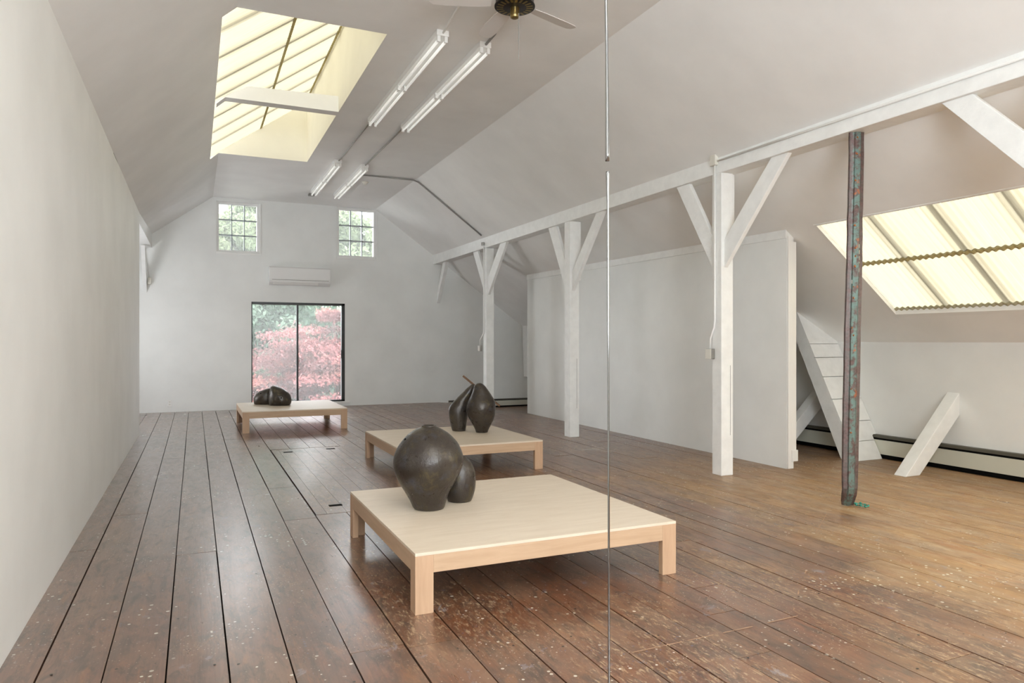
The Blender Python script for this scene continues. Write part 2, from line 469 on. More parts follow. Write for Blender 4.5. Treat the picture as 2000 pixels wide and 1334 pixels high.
SKC = (0.22, 1.68, 6.67, 11.95)            # roof light over the flat ceiling: x0 x1 y0 y1
SKN = (0.22, 1.68, -2.0, 1.2)              # unseen second one, added above the viewer to light the room
SKR = (5.93, 7.144, -0.6, 5.47)            # roof light in the right slope
xs = sorted({XL, -0.82, 0.22, 0.34, 1.68, 2.6, 3.66, 5.1, 5.93, 6.5, 7.144, XK})
ys = sorted({YN, -2.0, -0.6, 1.2, 3.4, 5.47, 6.0, 6.67, 8.0, 9.3, 11.95, 12.0, 13.0, 14.2, YE})
b = MB()
for i in range(len(xs) - 1):
    for j in range(len(ys) - 1):
        xm, ym = (xs[i] + xs[i + 1]) / 2, (ys[j] + ys[j + 1]) / 2
        if any(h[0] < xm < h[1] and h[2] < ym < h[3] for h in (SKC, SKN, SKR)): continue
        b.quad([(x, y, zroof(x, y)) for x, y in ((xs[i], ys[j]), (xs[i], ys[j + 1]), (xs[i + 1], ys[j + 1]), (xs[i + 1], ys[j]))])
ceil = b.build('ceiling', CEIL)
struct(ceil, 'white plaster attic ceiling, flat in the middle and sloping at both sides')

# far wall with its openings
WIN = [(0.403, 1.234, 3.222, 4.262), (2.82, 3.68, 3.232, 4.325)]
DOOR = (1.074, 2.994, 0.10, 2.225)
ops = WIN + [DOOR]
wx = sorted({XL, -1.6, 0.34, 3.66, 4.4, 5.1, 6.5, XK} | {v for o in ops for v in o[:2]})
b = MB()
TH = 0.22
for i in range(len(wx) - 1):
    x0, x1 = wx[i], wx[i + 1]
    zz = sorted({-0.25} | {v for o in ops if o[0] <= x0 and o[1] >= x1 for v in o[2:]})
    segs = zz + [None]
    for k in range(len(segs) - 1):
        a = segs[k]; c = segs[k + 1]
        if any(o[0] <= x0 and o[1] >= x1 and o[2] <= a + 1e-6 and c is not None and o[3] >= c - 1e-6 for o in ops): continue
        t0 = zroof(x0, YE) if c is None else c; t1 = zroof(x1, YE) if c is None else c
        if c is None: t0 += 0.01; t1 += 0.01
        b.hexa([(x0, YE, a), (x1, YE, a), (x1, YE + TH, a), (x0, YE + TH, a), (x0, YE, t0), (x1, YE, t1), (x1, YE + TH, t1), (x0, YE + TH, t0)])
w = b.build('wall_far', WALL)
struct(w, 'far white gable wall with two small windows and a sliding glass door')

# left partition
b = MB()
yl = [YN, 0, 2, 4, 6, 8, 10, 12.07]
for y0, y1 in zip(yl[:-1], yl[1:]):
    z0, z1 = zroof(-0.76, y0) + 0.02, zroof(-0.76, y1) + 0.02
    b.hexa([(-0.88, y0, -0.03), (-0.76, y0, -0.03), (-0.76, y1, -0.03), (-0.88, y1, -0.03), (-0.88, y0, z0 - .1), (-0.76, y0, z0), (-0.76, y1, z1), (-0.88, y1, z1 - .1)])
struct(b.build('wall_left', WALL), 'long plain white wall along the left side')
b = MB(); b.box(XL - 0.1, YN, -0.1, XL, YE, zroof(XL, 0) + 0.8)
struct(b.build('wall_left_eaves', WALL), 'low white wall under the left eaves')
b = MB()
ck = [(222, 298, 2.0), (228, 309, 5), (233, 320, 4), (238, 333, 2.5), (246, 352, .6)]
def on_left(u, v):
    a = (u - 1000) / F; dx, dy, dz = SN + a * CS, CS - a * SN, (667 - v) / F
    t = -0.7595 / dx; return (dx * t, dy * t, 1.4 + dz * t)
for (a, c) in zip(ck[:-1], ck[1:]):
    b.quad([on_left(a[0] - a[2] * .5, a[1]), on_left(c[0] - c[2] * .5, c[1]), on_left(c[0] + c[2] * .5, c[1]), on_left(a[0] + a[2] * .5, a[1])])
o = b.build('crack', HDARK, bpy.data.objects['wall_left']); o['label'] = 'dark crack at the top of the wall'
# knee wall
b = MB()
yk = [YN, 0, 3, 6, 9, 12, YE]
for y0, y1 in zip(yk[:-1], yk[1:]):
    b.hexa([(XK, y0, -0.25), (XK + .12, y0, -0.25), (XK + .12, y1, -0.25), (XK, y1, -0.25), (XK, y0, zroof(XK, y0) + .01), (XK + .12, y0, zroof(XK, y0)), (XK + .12, y1, zroof(XK, y1)), (XK, y1, zroof(XK, y1) + .01)])
struct(b.build('wall_right', WALL), 'low white knee wall under the right slope')
# near wall, its unseen window opening added to let in light
b = MB()
NW = [(-0.6, 2.1, 1.3, 3.0)]
nx = sorted({XL, XK, 0.34, 3.66, -0.6, 2.1})
for x0, x1 in zip(nx[:-1], nx[1:]):
    o = [w_ for w_ in NW if w_[0] <= x0 and w_[1] >= x1]
    zb = [(-0.1, None)] if not o else [(-0.1, o[0][2]), (o[0][3], None)]
    for a, c in zb:
        t0 = zroof(x0, YN) if c is None else c; t1 = zroof(x1, YN) if c is None else c
        b.hexa([(x0, YN - .2, a), (x1, YN - .2, a), (x1, YN, a), (x0, YN, a), (x0, YN - .2, t0), (x1, YN - .2, t1), (x1, YN, t1), (x0, YN, t0)])
struct(b.build('wall_near', WALL), 'white wall behind the viewer with one wide added window')
for k, (x0, x1, z0, z1) in enumerate(NW):
    e = empty('window_%d' % (5 + k), ((x0 + x1) / 2, YN, z0)); struct(e, 'wide unseen window added behind the viewer for light')
    f = MB()
    f.box(x0, YN - .12, z0, x0 + .06, YN - .06, z1).box(x1 - .06, YN - .12, z0, x1, YN - .06, z1).box(x0, YN - .12, z0, x1, YN - .06, z0 + .06).box(x0, YN - .12, z1 - .06, x1, YN - .06, z1)
    f.box((x0 + x1) / 2 - .03, YN - .12, z0, (x0 + x1) / 2 + .03, YN - .06, z1)
    f.build('window_frame', WHITE, e)
    MB().box(x0 + .06, YN - .1, z0 + .06, x1 - .06, YN - .09, z1 - .06).build('window_pane', GLASS, e)

# white storage partition
PX0, PX1, PY0, PY1 = 5.93, 6.03, 5.87, 12.51
b = MB()
for y0, y1 in ((PY0, 8.0), (8.0, 10.2), (10.2, PY1)):
    b.hexa([(PX0, y0, 0), (PX1, y0, 0), (PX1, y1, 0), (PX0, y1, 0), (PX0, y0, zroof(PX0, y0) + .015), (PX1, y0, zroof(PX1, y0) + .015), (PX1, y1, zroof(PX1, y1) + .015), (PX0, y1, zroof(PX0, y1) + .015)])
b.prism([(PX1, PY1 - .1, -0.05), (XK, PY1 - .1, -0.2), (XK, PY1 - .1, zroof(XK, PY1) + .01), (PX1, PY1 - .1, zroof(PX1, PY1) + .01)],
        [(PX1, PY1, -0.05), (XK, PY1, -0.2), (XK, PY1, zroof(XK, PY1) + .01), (PX1, PY1, zroof(PX1, PY1) + .01)])
part = b.build('wall_partition', WALL)
struct(part, 'white partition wall closing off the eaves at the right')
b = MB()
b.hexa([(PX0 - .016, PY0, 2.535), (PX0, PY0, 2.535), (PX0, PY1, 2.60), (PX0 - .016, PY1, 2.60), (PX0 - .016, PY0, 2.628), (PX0, PY0, 2.62), (PX0, PY1, 2.70), (PX0 - .016, PY1, 2.708)])
struct(b.build('trim_1', BEAMW, bevel=0.003), 'narrow white board along the top of the partition')
b = MB()
b.box(PX0 + .004, PY0 - .02, 0.005, PX0 + .055, PY0, 2.56)
b.box(PX0 + .057, PY0 - .012, 0.09, PX1 + .03, PY0, 2.50)
b.box(PX0 + .06, PY0 - .022, 0.08, PX1 + .045, PY0 - .002, 0.205)
struct(b.build('trim_2', WHITE, bevel=0.004), 'white end casing on the near end of the partition')

# ------------------------------------------------------------------ floor boards
random.seed(7)
seams = [-3.56, -3.3, -3.05, -2.8, -2.55, -2.3, -2.05, -1.8, -1.58, -1.33, -1.09, -0.845, -0.6, -0.35, -0.11, 0.134, 0.383, 0.636, 0.886, 1.138, 1.39, 1.59, 1.78, 1.99, 2.19, 2.385, 2.58,
         2.78, 2.985, 3.193, 3.385, 3.575, 3.775, 4.02, 4.27, 4.51, 4.83, 5.12, 5.36, 5.69, 5.95, 6.2, 6.46, 6.7, 6.95, 7.2, 7.42, 7.56]
joints = {-0.6: [6.5], -0.11: [5.13, 7.8, 11.1], 0.134: [4.5, 7.25], 0.383: [7.2, 10.9], 0.636: [3.2, 5.78, 7.1], 0.886: [3.15, 12.4], 2.19: [2.45], 2.385: [2.9], 2.985: [4.05], 3.193: [4.0], -0.35: [9.4]}
TR = (0.889, 1.80, 5.86, 9.62)             # trapdoor
b = MB()
def plank(x0, x1, y0, y1):
    g = random.uniform(0.0045, 0.0105) if x1 < 1.3 else random.uniform(0.0042, 0.0085)
    b.tint = (random.random(), random.random(), random.random())
    dz = random.uniform(-0.0012, 0.0012)
    n = max(1, int((y1 - y0) / .4)) if x1 > 5.1 else 1
    yy = [y0 + .0015 + (y1 - y0 - .003) * i / n for i in range(n + 1)]
    X0, X1 = x0 + g / 2, x1 - g / 2
    top = [(X, y, fz(X, y) + dz) for y in yy for X in (X0, X1)]
    s = len(b.v)
    for (X, y, z) in top: b.v += [(X, y, z), (X, y, z - 0.03)]
    def idx(r, side, low): return s + (r * 2 + side) * 2 + low
    for r in range(n):
        for f in ((idx(r, 0, 0), idx(r, 1, 0), idx(r + 1, 1, 0), idx(r + 1, 0, 0)),
                  (idx(r, 0, 1), idx(r, 0, 0), idx(r + 1, 0, 0), idx(r + 1, 0, 1)),
                  (idx(r, 1, 0), idx(r, 1, 1), idx(r + 1, 1, 1), idx(r + 1, 1, 0))):
            b.f.append(f); b.m.append(0); b.col.append(b.tint)
    for r in (0, n):
        b.f.append((idx(r, 0, 0), idx(r, 0, 1), idx(r, 1, 1), idx(r, 1, 0))); b.m.append(0); b.col.append(b.tint)
for x0, x1 in zip(seams[:-1], seams[1:]):
    js = list(joints.get(x0, []))
    y = YN + random.uniform(0.5, 4)
    while y < YE:
        if all(abs(y - q) > 1.2 for q in js) and not (y < 6.5 and x0 > -0.7 and x0 < 1.2): js.append(y)
        y += random.uniform(3.2, 5.0)
    js = sorted(js)
    edges = [YN] + js + [YE + .02]
    for y0, y1 in zip(edges[:-1], edges[1:]):
        segs = [(y0, y1)]
        if x1 > TR[0] + .02 and x0 < TR[1] - .02:
            segs = []
            if y0 < TR[2]: segs.append((y0, min(y1, TR[2])))
            if y1 > TR[3]: segs.append((max(y0, TR[3]), y1))
        for a, c in segs:
            if c - a > .02: plank(x0, x1, a, c)
# sliver strip beside the trapdoor
b.tint = (0.4, 0.3, 0.2); b.box(TR[1] + .004, TR[2], -.03, 1.988, TR[3], 0.0)
b.tint = None
# dark ground under the boards
uy = [YN, 12] + [12 + .3 * k for k in range(1, 12)] + [YE + .02]
ux = [XL, 5.1] + [5.1 + .13 * k for k in range(1, 11)] + [XK]
for (y0, y1) in zip(uy[:-1], uy[1:]):
    for (x0, x1) in zip(ux[:-1], ux[1:]):
        b.quad([(x0, y0, fz(x0, y0) - .024), (x1, y0, fz(x1, y0) - .024), (x1, y1, fz(x1, y1) - .024), (x0, y1, fz(x0, y1) - .024)], 1)
fl = b.build('floor', [FLOOR, GAP])
struct(fl, 'worn wide-board wooden floor with scattered paint drops')

# trapdoor: narrower boards, two recessed pulls
td = empty('trapdoor', ((TR[0] + TR[1]) / 2, (TR[2] + TR[3]) / 2, 0))
tag(td, 'wooden trapdoor of narrow boards set flush in the floor left of the platforms', 'trapdoor')
b = MB()
tx = [TR[0] + .008, 0.985, 1.145, 1.30, 1.44, 1.60, 1.72, TR[1] - .004]
for i, (x0, x1) in enumerate(zip(tx[:-1], tx[1:])):
    brk = [TR[2] + .012, TR[3] - .012] if i in (0, 6) else [TR[2] + .012, TR[2] + random.choice((.55, 1.4, 2.0)), TR[3] - .012]
    for y0, y1 in zip(brk[:-1], brk[1:]):
        b.tint = (random.random() * .8, random.random(), 0)
        b.box(x0 + .001, y0 + .001, -.022, x1 - .001, y1 - .001, -0.0005)
b.build('hatch_boards', FLOOR, td)
for (x, y) in ((1.10, 6.15), (1.08, 9.35), (1.62, 9.42)):
    g = MB(); g.box(x - .055, y - .03, -0.002, x + .055, y + .03, 0.0015)
    o = g.build('finger_hole', BLACKV, td); o['label'] = 'dark finger hole'

# nail heads and small holes in the boards
b = MB()
for x0, x1 in zip(seams[:-1], seams[1:]):
    if x1 < -0.7: continue
    y = 2.0 + random.random() * .5
    while y < 12:
        for fx in (0.18, 0.82):
            if random.random() < 0.75:
                xx = lerp(x0, x1, fx + random.uniform(-.06, .06)); yy = y + random.uniform(-.02, .02)
                if TR[0] < xx < TR[1] and TR[2] < yy < TR[3]: continue
                r = random.uniform(.003, .007)
                b.quad([(xx + r * math.cos(a), yy + r * math.sin(a), fz(xx, yy) + 0.0016) for a in [k * math.pi / 4 for k in range(8)]])
        y += 0.61
o = b.build('nail_head', DARKM, fl); o['kind'] = 'stuff'

# scraped pale lines on the floor
PALE = ply('bare_scrape', (0.50, 0.33, 0.22), (0.36, 0.22, 0.13), 0.6, (9, 9, 9))
b = MB()
for (p, q, w_) in (((1.80, 2.69), (2.50, 2.695), .010), ((2.60, 2.70), (2.81, 2.705), .010), ((2.80, 2.73), (2.87, 2.79), .008), ((3.02, 2.91), (3.10, 2.98), .010), ((3.36, 3.18), (3.41, 3.22), .012), ((4.15, 3.83), (4.74, 4.25), .008)):
    P, Q = Vector((*p, 0)), Vector((*q, 0)); d = (Q - P).normalized(); nn = Vector((-d.y, d.x, 0))
    L = (Q - P).length; k = max(3, int(L / .03)); up_, lo_ = [], []
    for i in range(k + 1):
        c = P + d * (L * i / k); a = w_ * random.uniform(.25, .75)
        up_.append(c + nn * a * .6 + Vector((0, 0, .0017))); lo_.append(c - nn * a * .6 + Vector((0, 0, .0017)))
    for i in range(k):
        if random.random() < .9: b.quad([lo_[i], lo_[i + 1], up_[i + 1], up_[i]])
o = b.build('scrape_marks', PALE, fl); o['label'] = 'pale scraped lines in the boards'

# ------------------------------------------------------------------ far windows and door
for k, (x0, x1, z0, z1) in enumerate(WIN):
    e = empty('window_%d' % (k + 1), ((x0 + x1) / 2, YE, z0))
    struct(e, ['small nine-pane window high in the far wall at the left', 'small nine-pane window high in the far wall at the right'][k])
    f = MB(); t_ = 0.05; ya, yb = YE + .04, YE + .16
    f.box(x0 + .001, ya, z0 + .001, x0 + t_, yb, z1 - .001).box(x1 - t_, ya, z0 + .001, x1 - .001, yb, z1 - .001).box(x0 + t_, ya, z0 + .001, x1 - t_, yb, z0 + t_).box(x0 + t_, ya, z1 - t_, x1 - t_, yb, z1 - .001)
    f.build('window_frame', WHITE, e)
    f = MB()
    f.box(x0 - .012, YE - .014, z0 - .035, x1 + .03, YE - .001, z0 + .002)
    f.box(x1 - .002, YE - .012, z0 + .003, x1 + .03, YE - .001, z1 - .01)
    f.build('window_sill', WHITE, e, bevel=.004)
    f = MB(); a0, a1, c0, c1 = x0 + t_, x1 - t_, z0 + t_, z1 - t_
    for i in (1, 2):
        xx = lerp(a0, a1, i / 3); f.box(xx - .009, ya + .015, c0, xx + .009, yb - .015, c1)
        zz = lerp(c0, c1, i / 3); f.box(a0, ya + .015, zz - .009, a1, yb - .015, zz + .009)
    f.build('muntins', MUNT, e)
    MB().box(a0, YE + .128, c0, a1, YE + .132, c1).build('window_pane', GLAREHAZE, e)

x0, x1, z0, z1 = DOOR
e = empty('door_1', ((x0 + x1) / 2, YE, z0)); struct(e, 'black-framed sliding glass door in the far wall')
f = MB(); ya, yb = YE + .02, YE + .12
f.box(x0, ya, z0, x0 + .022, yb, z1).box(x1 - .07, ya, z0, x1, yb, z1).box(x0, ya, z1 - .05, x1, yb, z1).box(x0, ya, z0, x1, yb, z0 + .035)
f.build('door_frame', BLACK, e, bevel=.003)
xm = 2.0
f = MB(); f.box(xm - .022, ya + .01, z0 + .035, xm + .018, ya + .05, z1 - .05)
f.build('meeting_stile', BLACK, e, bevel=.003)
MB().box(x0 + .022, YE + .085, z0 + .035, xm, YE + .089, z1 - .05).build('door_pane', SCREEN, e)
MB().box(xm, YE + .045, z0 + .035, x1 - .07, YE + .049, z1 - .05).build('door_pane', SCREEN, e)
MB().box(x1 - .085, YE - .005, 1.03, x1 - .062, YE + .03, 1.22).build('door_handle', BLACK, e, bevel=.003)
f = MB(); f.box(x0 - .01, YE - .03, z0 - .045, x1 + .1, YE + .02, z0)
f.build('door_sill', WHITE, e, bevel=.004)

# ------------------------------------------------------------------ roof lights
def corrugated(xa, xb, ya, yb, zf, along, amp=.011, pitch=.066, thick=.0015):
    amp = .007; b = MB(); n = int((yb - ya) / (pitch / 6)); vv = []
    for i in range(n + 1):
        y = ya + (yb - ya) * i / n; w_ = amp * math.sin(2 * math.pi * y / pitch)
        vv.append((y, w_))
    for (y, w_), (y2, w2) in zip(vv[:-1], vv[1:]):
        s = len(b.v)
        b.v += [(xa, y, zf(xa) + w_), (xb, y, zf(xb) + w_), (xb, y2, zf(xb) + w2), (xa, y2, zf(xa) + w2)]
        b.f.append((s, s + 1, s + 2, s + 3)); b.m.append(0); b.col.append(None)
    return b
def closure(x, ya, yb, zf, w=.014, h=.010, amp=.008, pitch=.066, ph=0):
    b = MB(); n = int((yb - ya) / (pitch / 6)); ring = []
    for i in range(n + 1):
        y = ya + (yb - ya) * i / n; o = amp * math.sin(2 * math.pi * y / pitch + ph)
        ring.append([(x - w, y, zf(x - w) + o - h), (x + w, y, zf(x + w) + o - h), (x + w, y, zf(x + w) + o), (x - w, y, zf(x - w) + o)])
    for a, c in zip(ring[:-1], ring[1:]):
        for k in range(4):
            j = (k + 1) % 4
            b.quad([a[k], a[j], c[j], c[k]])
    return b

def roof_light(nm, reg, zf, xa, xb, rafters, laps, label):
    e = empty(nm, ((reg[0] + reg[1]) / 2, (reg[2] + reg[3]) / 2, zf((xa + xb) / 2))); struct(e, label)
    cuts = [xa] + laps + [xb]
    for i, (p, q) in enumerate(zip(cuts[:-1], cuts[1:])):
        corrugated(p - (.02 if i else 0), q, reg[2] - .03, reg[3] + .03, (lambda x, i=i: zf(x) + .002 * i), 1).build('corrugated_sheet', SHEET, e, smooth=True)
    for x in laps + ([xb] if nm == 'window_4' else []):
        closure(x, reg[2], reg[3], zf).build('closure_strip', CLOSURE, e)
    for y in rafters:
        b = MB(); b.hexa([(xa, y - .028, zf(xa) + .03), (xb, y - .028, zf(xb) + .03), (xb, y + .028, zf(xb) + .03), (xa, y + .028, zf(xa) + .03),
                          (xa, y - .028, zf(xa) + .10), (xb, y - .028, zf(xb) + .10), (xb, y + .028, zf(xb) + .10), (xa, y + .028, zf(xa) + .10)])
        b.build('rafter', RAFTER, e)
    return e
zsc = lambda x: 4.352 + .72 * (x - .34)
zsr = lambda x: ZC - (x - 3.66) * .757 + .05
e3 = roof_light('window_3', SKC, zsc, 0.17, 1.70, [7.07, 7.77, 8.48, 9.07, 9.87, 10.58, 11.24], [0.97, 1.655], 'large yellowish corrugated roof light over the flat ceiling')
e4 = roof_light('window_4', SKR, zsr, 5.88, 7.16, [-0.1, 0.5, 1.12, 1.75, 2.38, 3.0, 3.63, 4.262, 4.885], [6.51], 'yellowish corrugated roof light in the right slope')
closure(7.118, SKR[2], SKR[3], zsr).build('closure_strip', mat('pale_closure', (.42, .40, .27), .7), e4)
e7 = roof_light('window_7', SKN, zsc, 0.17, 1.70, [-1.5, -.8, -.1, .6], [0.97], 'corrugated roof light added unseen above the viewer for light')
for e, (x0, x1, y0, y1) in ((e3, SKC), (e7, SKN)):
    b = MB(); zt = zsc(x1) + .03
    b.box(x1 - .001, y0 - .03, ZC + .0015, x1 + .03, y1 + .03, zt)
    for ya in (y0 - .03, y1):
        a = [(x0 - .02, ya, zroof(x0 - .02, ya)), (.34, ya, ZC + .001), (x1, ya, ZC + .001), (x1, ya, zt), (x0 - .02, ya, zsc(x0 - .02) + .03)]
        b.prism(a, [(p[0], ya + .03, p[2]) for p in a])
    b.build('light_shaft', SHAFT, e)
b = MB(); b.hexa([(.25, 9.18, ZC), (1.68, 9.18, ZC), (1.68, 9.34, ZC), (.25, 9.34, ZC), (.25, 9.18, zsc(.25) + .0), (1.68, 9.18, ZC + .21), (1.68, 9.34, ZC + .21), (.25, 9.34, zsc(.25) + .0)])
b = MB()
a = [(.24, 9.18, zroof(.24, 9)), (.34, 9.18, ZC), (1.68, 9.18, ZC), (1.68, 9.18, ZC + .20), (.60, 9.18, ZC + .20 - .03), (.34, 9.18, ZC + .03)]
b.prism(a, [(p[0], 9.34, p[2]) for p in a]); b.build('tie_beam', CEIL, e3)
# white trim round the right roof light
b = MB(); x0, x1, y0, y1 = SKR
zi = lambda x, y: zroof(x, y)
for (p, q, r, s) in (((x0 - .01, y1 - .005), (x1 + .05, y1 - .005), (x1 + .05, y1 + .028), (x0 - .01, y1 + .028)), ((x1 - .012, y0), (x1 + .03, y0), (x1 + .03, y1 + .028), (x1 - .012, y1 + .028)),
                     ((x0 - .01, y0), (x0 + .004, y0), (x0 + .004, y1), (x0 - .01, y1))):
    b.hexa([(u[0], u[1], zi(u[0], 0) - .006) for u in (p, q, r, s)] + [(u[0], u[1], zi(u[0], 0) + .06) for u in (p, q, r, s)])
b.build('window_trim', WHITE, e4)

# ------------------------------------------------------------------ timber frame
b = MB(); b.box(5.0, YN, 3.172, 5.2, YE, 3.25)
b = MB(); b.hexa([(5.0, YN, 3.15), (5.2, YN, 3.15), (5.2, YE, 3.17), (5.0, YE, 3.17), (5.0, YN, 3.40), (5.2, YN, 3.25), (5.2, YE, 3.29), (5.0, YE, 3.42)])
o = b.build('roof_beam', BEAMW, bevel=.005, loc=(5.1, 6, 3.16))
tag(o, 'long white-painted roof beam running on top of the row of posts', 'beam')
b = MB(); b.hexa([(-.96, 12.07, 3.19), (-.76, 12.07, 3.19), (-.76, YE, 3.24), (-.96, YE, 3.24), (-.96, 12.07, 3.22), (-.76, 12.07, 3.36), (-.76, YE, 3.53), (-.96, YE, 3.36)])
o = b.build('roof_beam', BEAMW, bevel=.004, loc=(-.86, 13.6, 3.2))
tag(o, 'short stretch of white roof beam beyond the end of the left wall', 'beam')

def brace(yt0, yt1, yp, zh, zl, parent, x0=5.035, x1=5.085):
    a = [(x0, yt0, 3.165), (x0, yt1, 3.165), (x0, yp, zh), (x0, yp, zl)]
    return MB().prism(a, [(x1, p[1], p[2]) for p in a]).build('brace', BEAMW, parent, bevel=.004)
def post(y0, y1, braces, label, x0=5.0, x1=5.155, detail=False):
    e = empty('timber_post', ((x0 + x1) / 2, (y0 + y1) / 2, 0)); tag(e, label, 'post')
    b = MB(); b.box(x0, y0, 0, x1, y1, 3.16)
    b.build('post_shaft', BEAMW, e, bevel=.006)
    if detail:
        b = MB(); b.box(x1 - .04, y0 - .001, .42, x1 - .037, y0 + .002, 1.15)
        o = b.build('drying_crack', GAP, e); o['label'] = 'thin dark drying crack'
        b = MB(); b.box(x1 + .001, y0 + .03, 2.3, x1 + .045, y1 - .02, 3.16).build('packing_strip', BEAMW, e, bevel=.003)
    for br in braces: brace(*br, e)
    return e
post(2.57, 2.71, [(3.49, 3.265, 2.71, 2.58, 2.33)], 'white timber post nearest the viewer at the right, mostly out of the picture')
post(5.84, 5.985, [(4.96, 5.175, 5.84, 2.46, 2.17), (6.64, 6.42, 5.985, 2.46, 2.12)], 'white timber post with two braces, nearest whole post, standing before the partition end', detail=True)
post(9.10, 9.27, [(8.22, 8.42, 9.10, 2.42, 2.14), (9.86, 9.61, 9.27, 2.50, 2.12)], 'white timber post with two braces, middle one of the row', detail=True)
post(12.35, 12.50, [(11.48, 11.78, 12.35, 2.62, 2.28), (13.14, 12.88, 12.50, 2.62, 2.28)], 'white timber post with two braces, farthest, rising behind the twin pear sculpture')
a = [(5.09, 14.98, 3.17), (5.09, 15.18, 3.17), (5.09, 15.6, 2.52), (5.09, 15.6, 2.28)]
o = MB().prism(a, [(5.17, p[1], p[2]) for p in a]).build('corner_brace', BEAMW, loc=(5.13, 15.3, 2.7), bevel=.004)
tag(o, 'white slanting brace from beam end down to the far wall at the right', 'brace')
a = [(-.92, 14.95, 3.2), (-.92, 15.15, 3.2), (-.92, 15.6, 2.6), (-.92, 15.6, 2.36)]
o = MB().prism(a, [(-.85, p[1], p[2]) for p in a]).build('corner_brace', BEAMW, loc=(-.88, 15.3, 2.7), bevel=.004)
tag(o, 'white slanting brace in the far left corner beyond the left wall', 'brace')

def foot_brace(y0, y1, xf0, xf1, label, zt=.845, zb=.605, xt=XK):
    a = [(xf0, y0, 0), (xf1, y0, 0), (xt, y0, zb), (xt, y0, zt)]
    o = MB().prism(a, [(p[0], y1, p[2]) for p in a]).build('foot_brace', BEAMW, loc=(xf0, y0, 0), bevel=.006)
    return tag(o, label, 'brace')
foot_brace(5.02, 5.16, 6.70, 6.915, 'white slanting timber from floor to knee wall, in the open at the right')
foot_brace(6.80, 6.93, 6.64, 6.87, 'white slanting timber in the dark space behind the planked chute')

# planked chute leaning under the slope
ch = empty('boxed_chute', (7.3, 6.0, 0))
tag(ch, 'white planked box leaning from floor to slope beside the partition end', 'chute')
def zt_(x): return zroof(x, 6.7) + .005
def ytop(z): return 5.90 + .51 * z
def ybot(z): return 6.13 + .49 * z
XA = 7.05
b = MB()
zA = zt_(XA)
b.prism([(XA, ytop(0) + .02, 0), (XA, ytop(zA) + .02, zA), (XA, ybot(zA), zA), (XA, ybot(0), 0)],
        [(XA + .02, ytop(0) + .02, 0), (XA + .02, ytop(zA) + .02, zA - .01), (XA + .02, ybot(zA), zA - .01), (XA + .02, ybot(0), 0)])
b.build('side_board', BEAMW, ch, bevel=.002)
b = MB()
b.hexa([(XA + .02, ybot(0) - .02, 0), (7.47, ybot(0) - .02, 0), (7.47, ybot(0), 0), (XA + .02, ybot(0), 0),
        (XA + .02, ybot(1.35) - .02, 1.35), (7.545, ybot(1.35) - .02, 1.35), (7.545, ybot(1.35), 1.35), (XA + .02, ybot(1.35), 1.35)])
b.build('back_board', BEAMW, ch)
b = MB(); zs_ = [0, .215, .44, .70, .965, 1.20, 1.37]
def xr(z): return 7.47 if z < .27 else 7.545
for i, (a, c) in enumerate(zip(zs_[:-1], zs_[1:])):
    a2, c2 = a + .003, c - .003
    rows = [(a2, c2)] if not a < .27 < c else [(a2, .27), (.27, c2)]
    for p, q in rows:
        X = 7.47 if q <= .271 else 7.545
        b.hexa([(XA, ytop(p), p), (X, ytop(p), p), (X, ytop(p) + .02, p), (XA, ytop(p) + .02, p), (XA, ytop(q), q), (X, ytop(q), q), (X, ytop(q) + .02, q), (XA, ytop(q) + .02, q)])
z1 = 1.372
tri = [(XA, ytop(z1), z1), (7.545, ytop(z1), z1), (7.545, ytop(zroof(7.545, 6.6)), zroof(7.545, 6.6)), (7.3, ytop(zroof(7.3, 6.7)), zroof(7.3, 6.7)), (XA, ytop(zroof(XA, 6.7)), zroof(XA, 6.7))]
b.prism(tri, [(p[0], p[1] + .02, p[2]) for p in tri])
b.build('plank_face', BEAMW, ch, bevel=.0015)

# boxed brace far behind the partition
a = [(7.246, 15.3, 1.80), (7.55, 15.3, 1.62), (7.55, 15.3, .55), (7.34, 15.3, .55), (7.287, 15.3, .55)]
o = MB().prism(a, [(p[0], 15.58, p[2]) for p in a]).build('boxed_brace', BEAMW, loc=(7.4, 15.4, .55))
tag(o, 'pale boxed timber in the far right corner, seen past the partition edge', 'brace')

# ------------------------------------------------------------------ heaters
def heater(pts, dirx, label, z=0, h=.28):
    e = empty('baseboard_heater', pts[0]); tag(e, label, 'heater')
    (xa, ya), (xb, yb) = (pts[0][0], pts[0][1]), (pts[1][0], pts[1][1])
    def bx(d0, d1, za, zb_, nm, m):
        if dirx: MB().box(xa, YE - d1, z + za, xb, YE - d0, z + zb_).build(nm, m, e, bevel=.002)
        else: MB().box(XK - d1, ya, z + za, XK - d0, yb, z + zb_).build(nm, m, e, bevel=.002)
    s = h / .28
    bx(0.0, .065, .245 * s, .28 * s, 'top_cover', HDARK)
    bx(.0, .055, .21 * s, .245 * s, 'air_slot', BLACKV)
    bx(.0, .07, .055 * s, .222 * s, 'front_panel', HEAT)
    bx(.0, .055, .005, .055 * s, 'toe_gap', BLACKV)
    return e
heater([(XK, 1.0, 0), (XK, 12.3, 0)], False, 'long cream baseboard heater along the knee wall at the right')
heater([(5.37, YE, -.12), (7.4, YE, -.12)], True, 'short baseboard heater under the far wall at the right', z=-.165, h=.20)

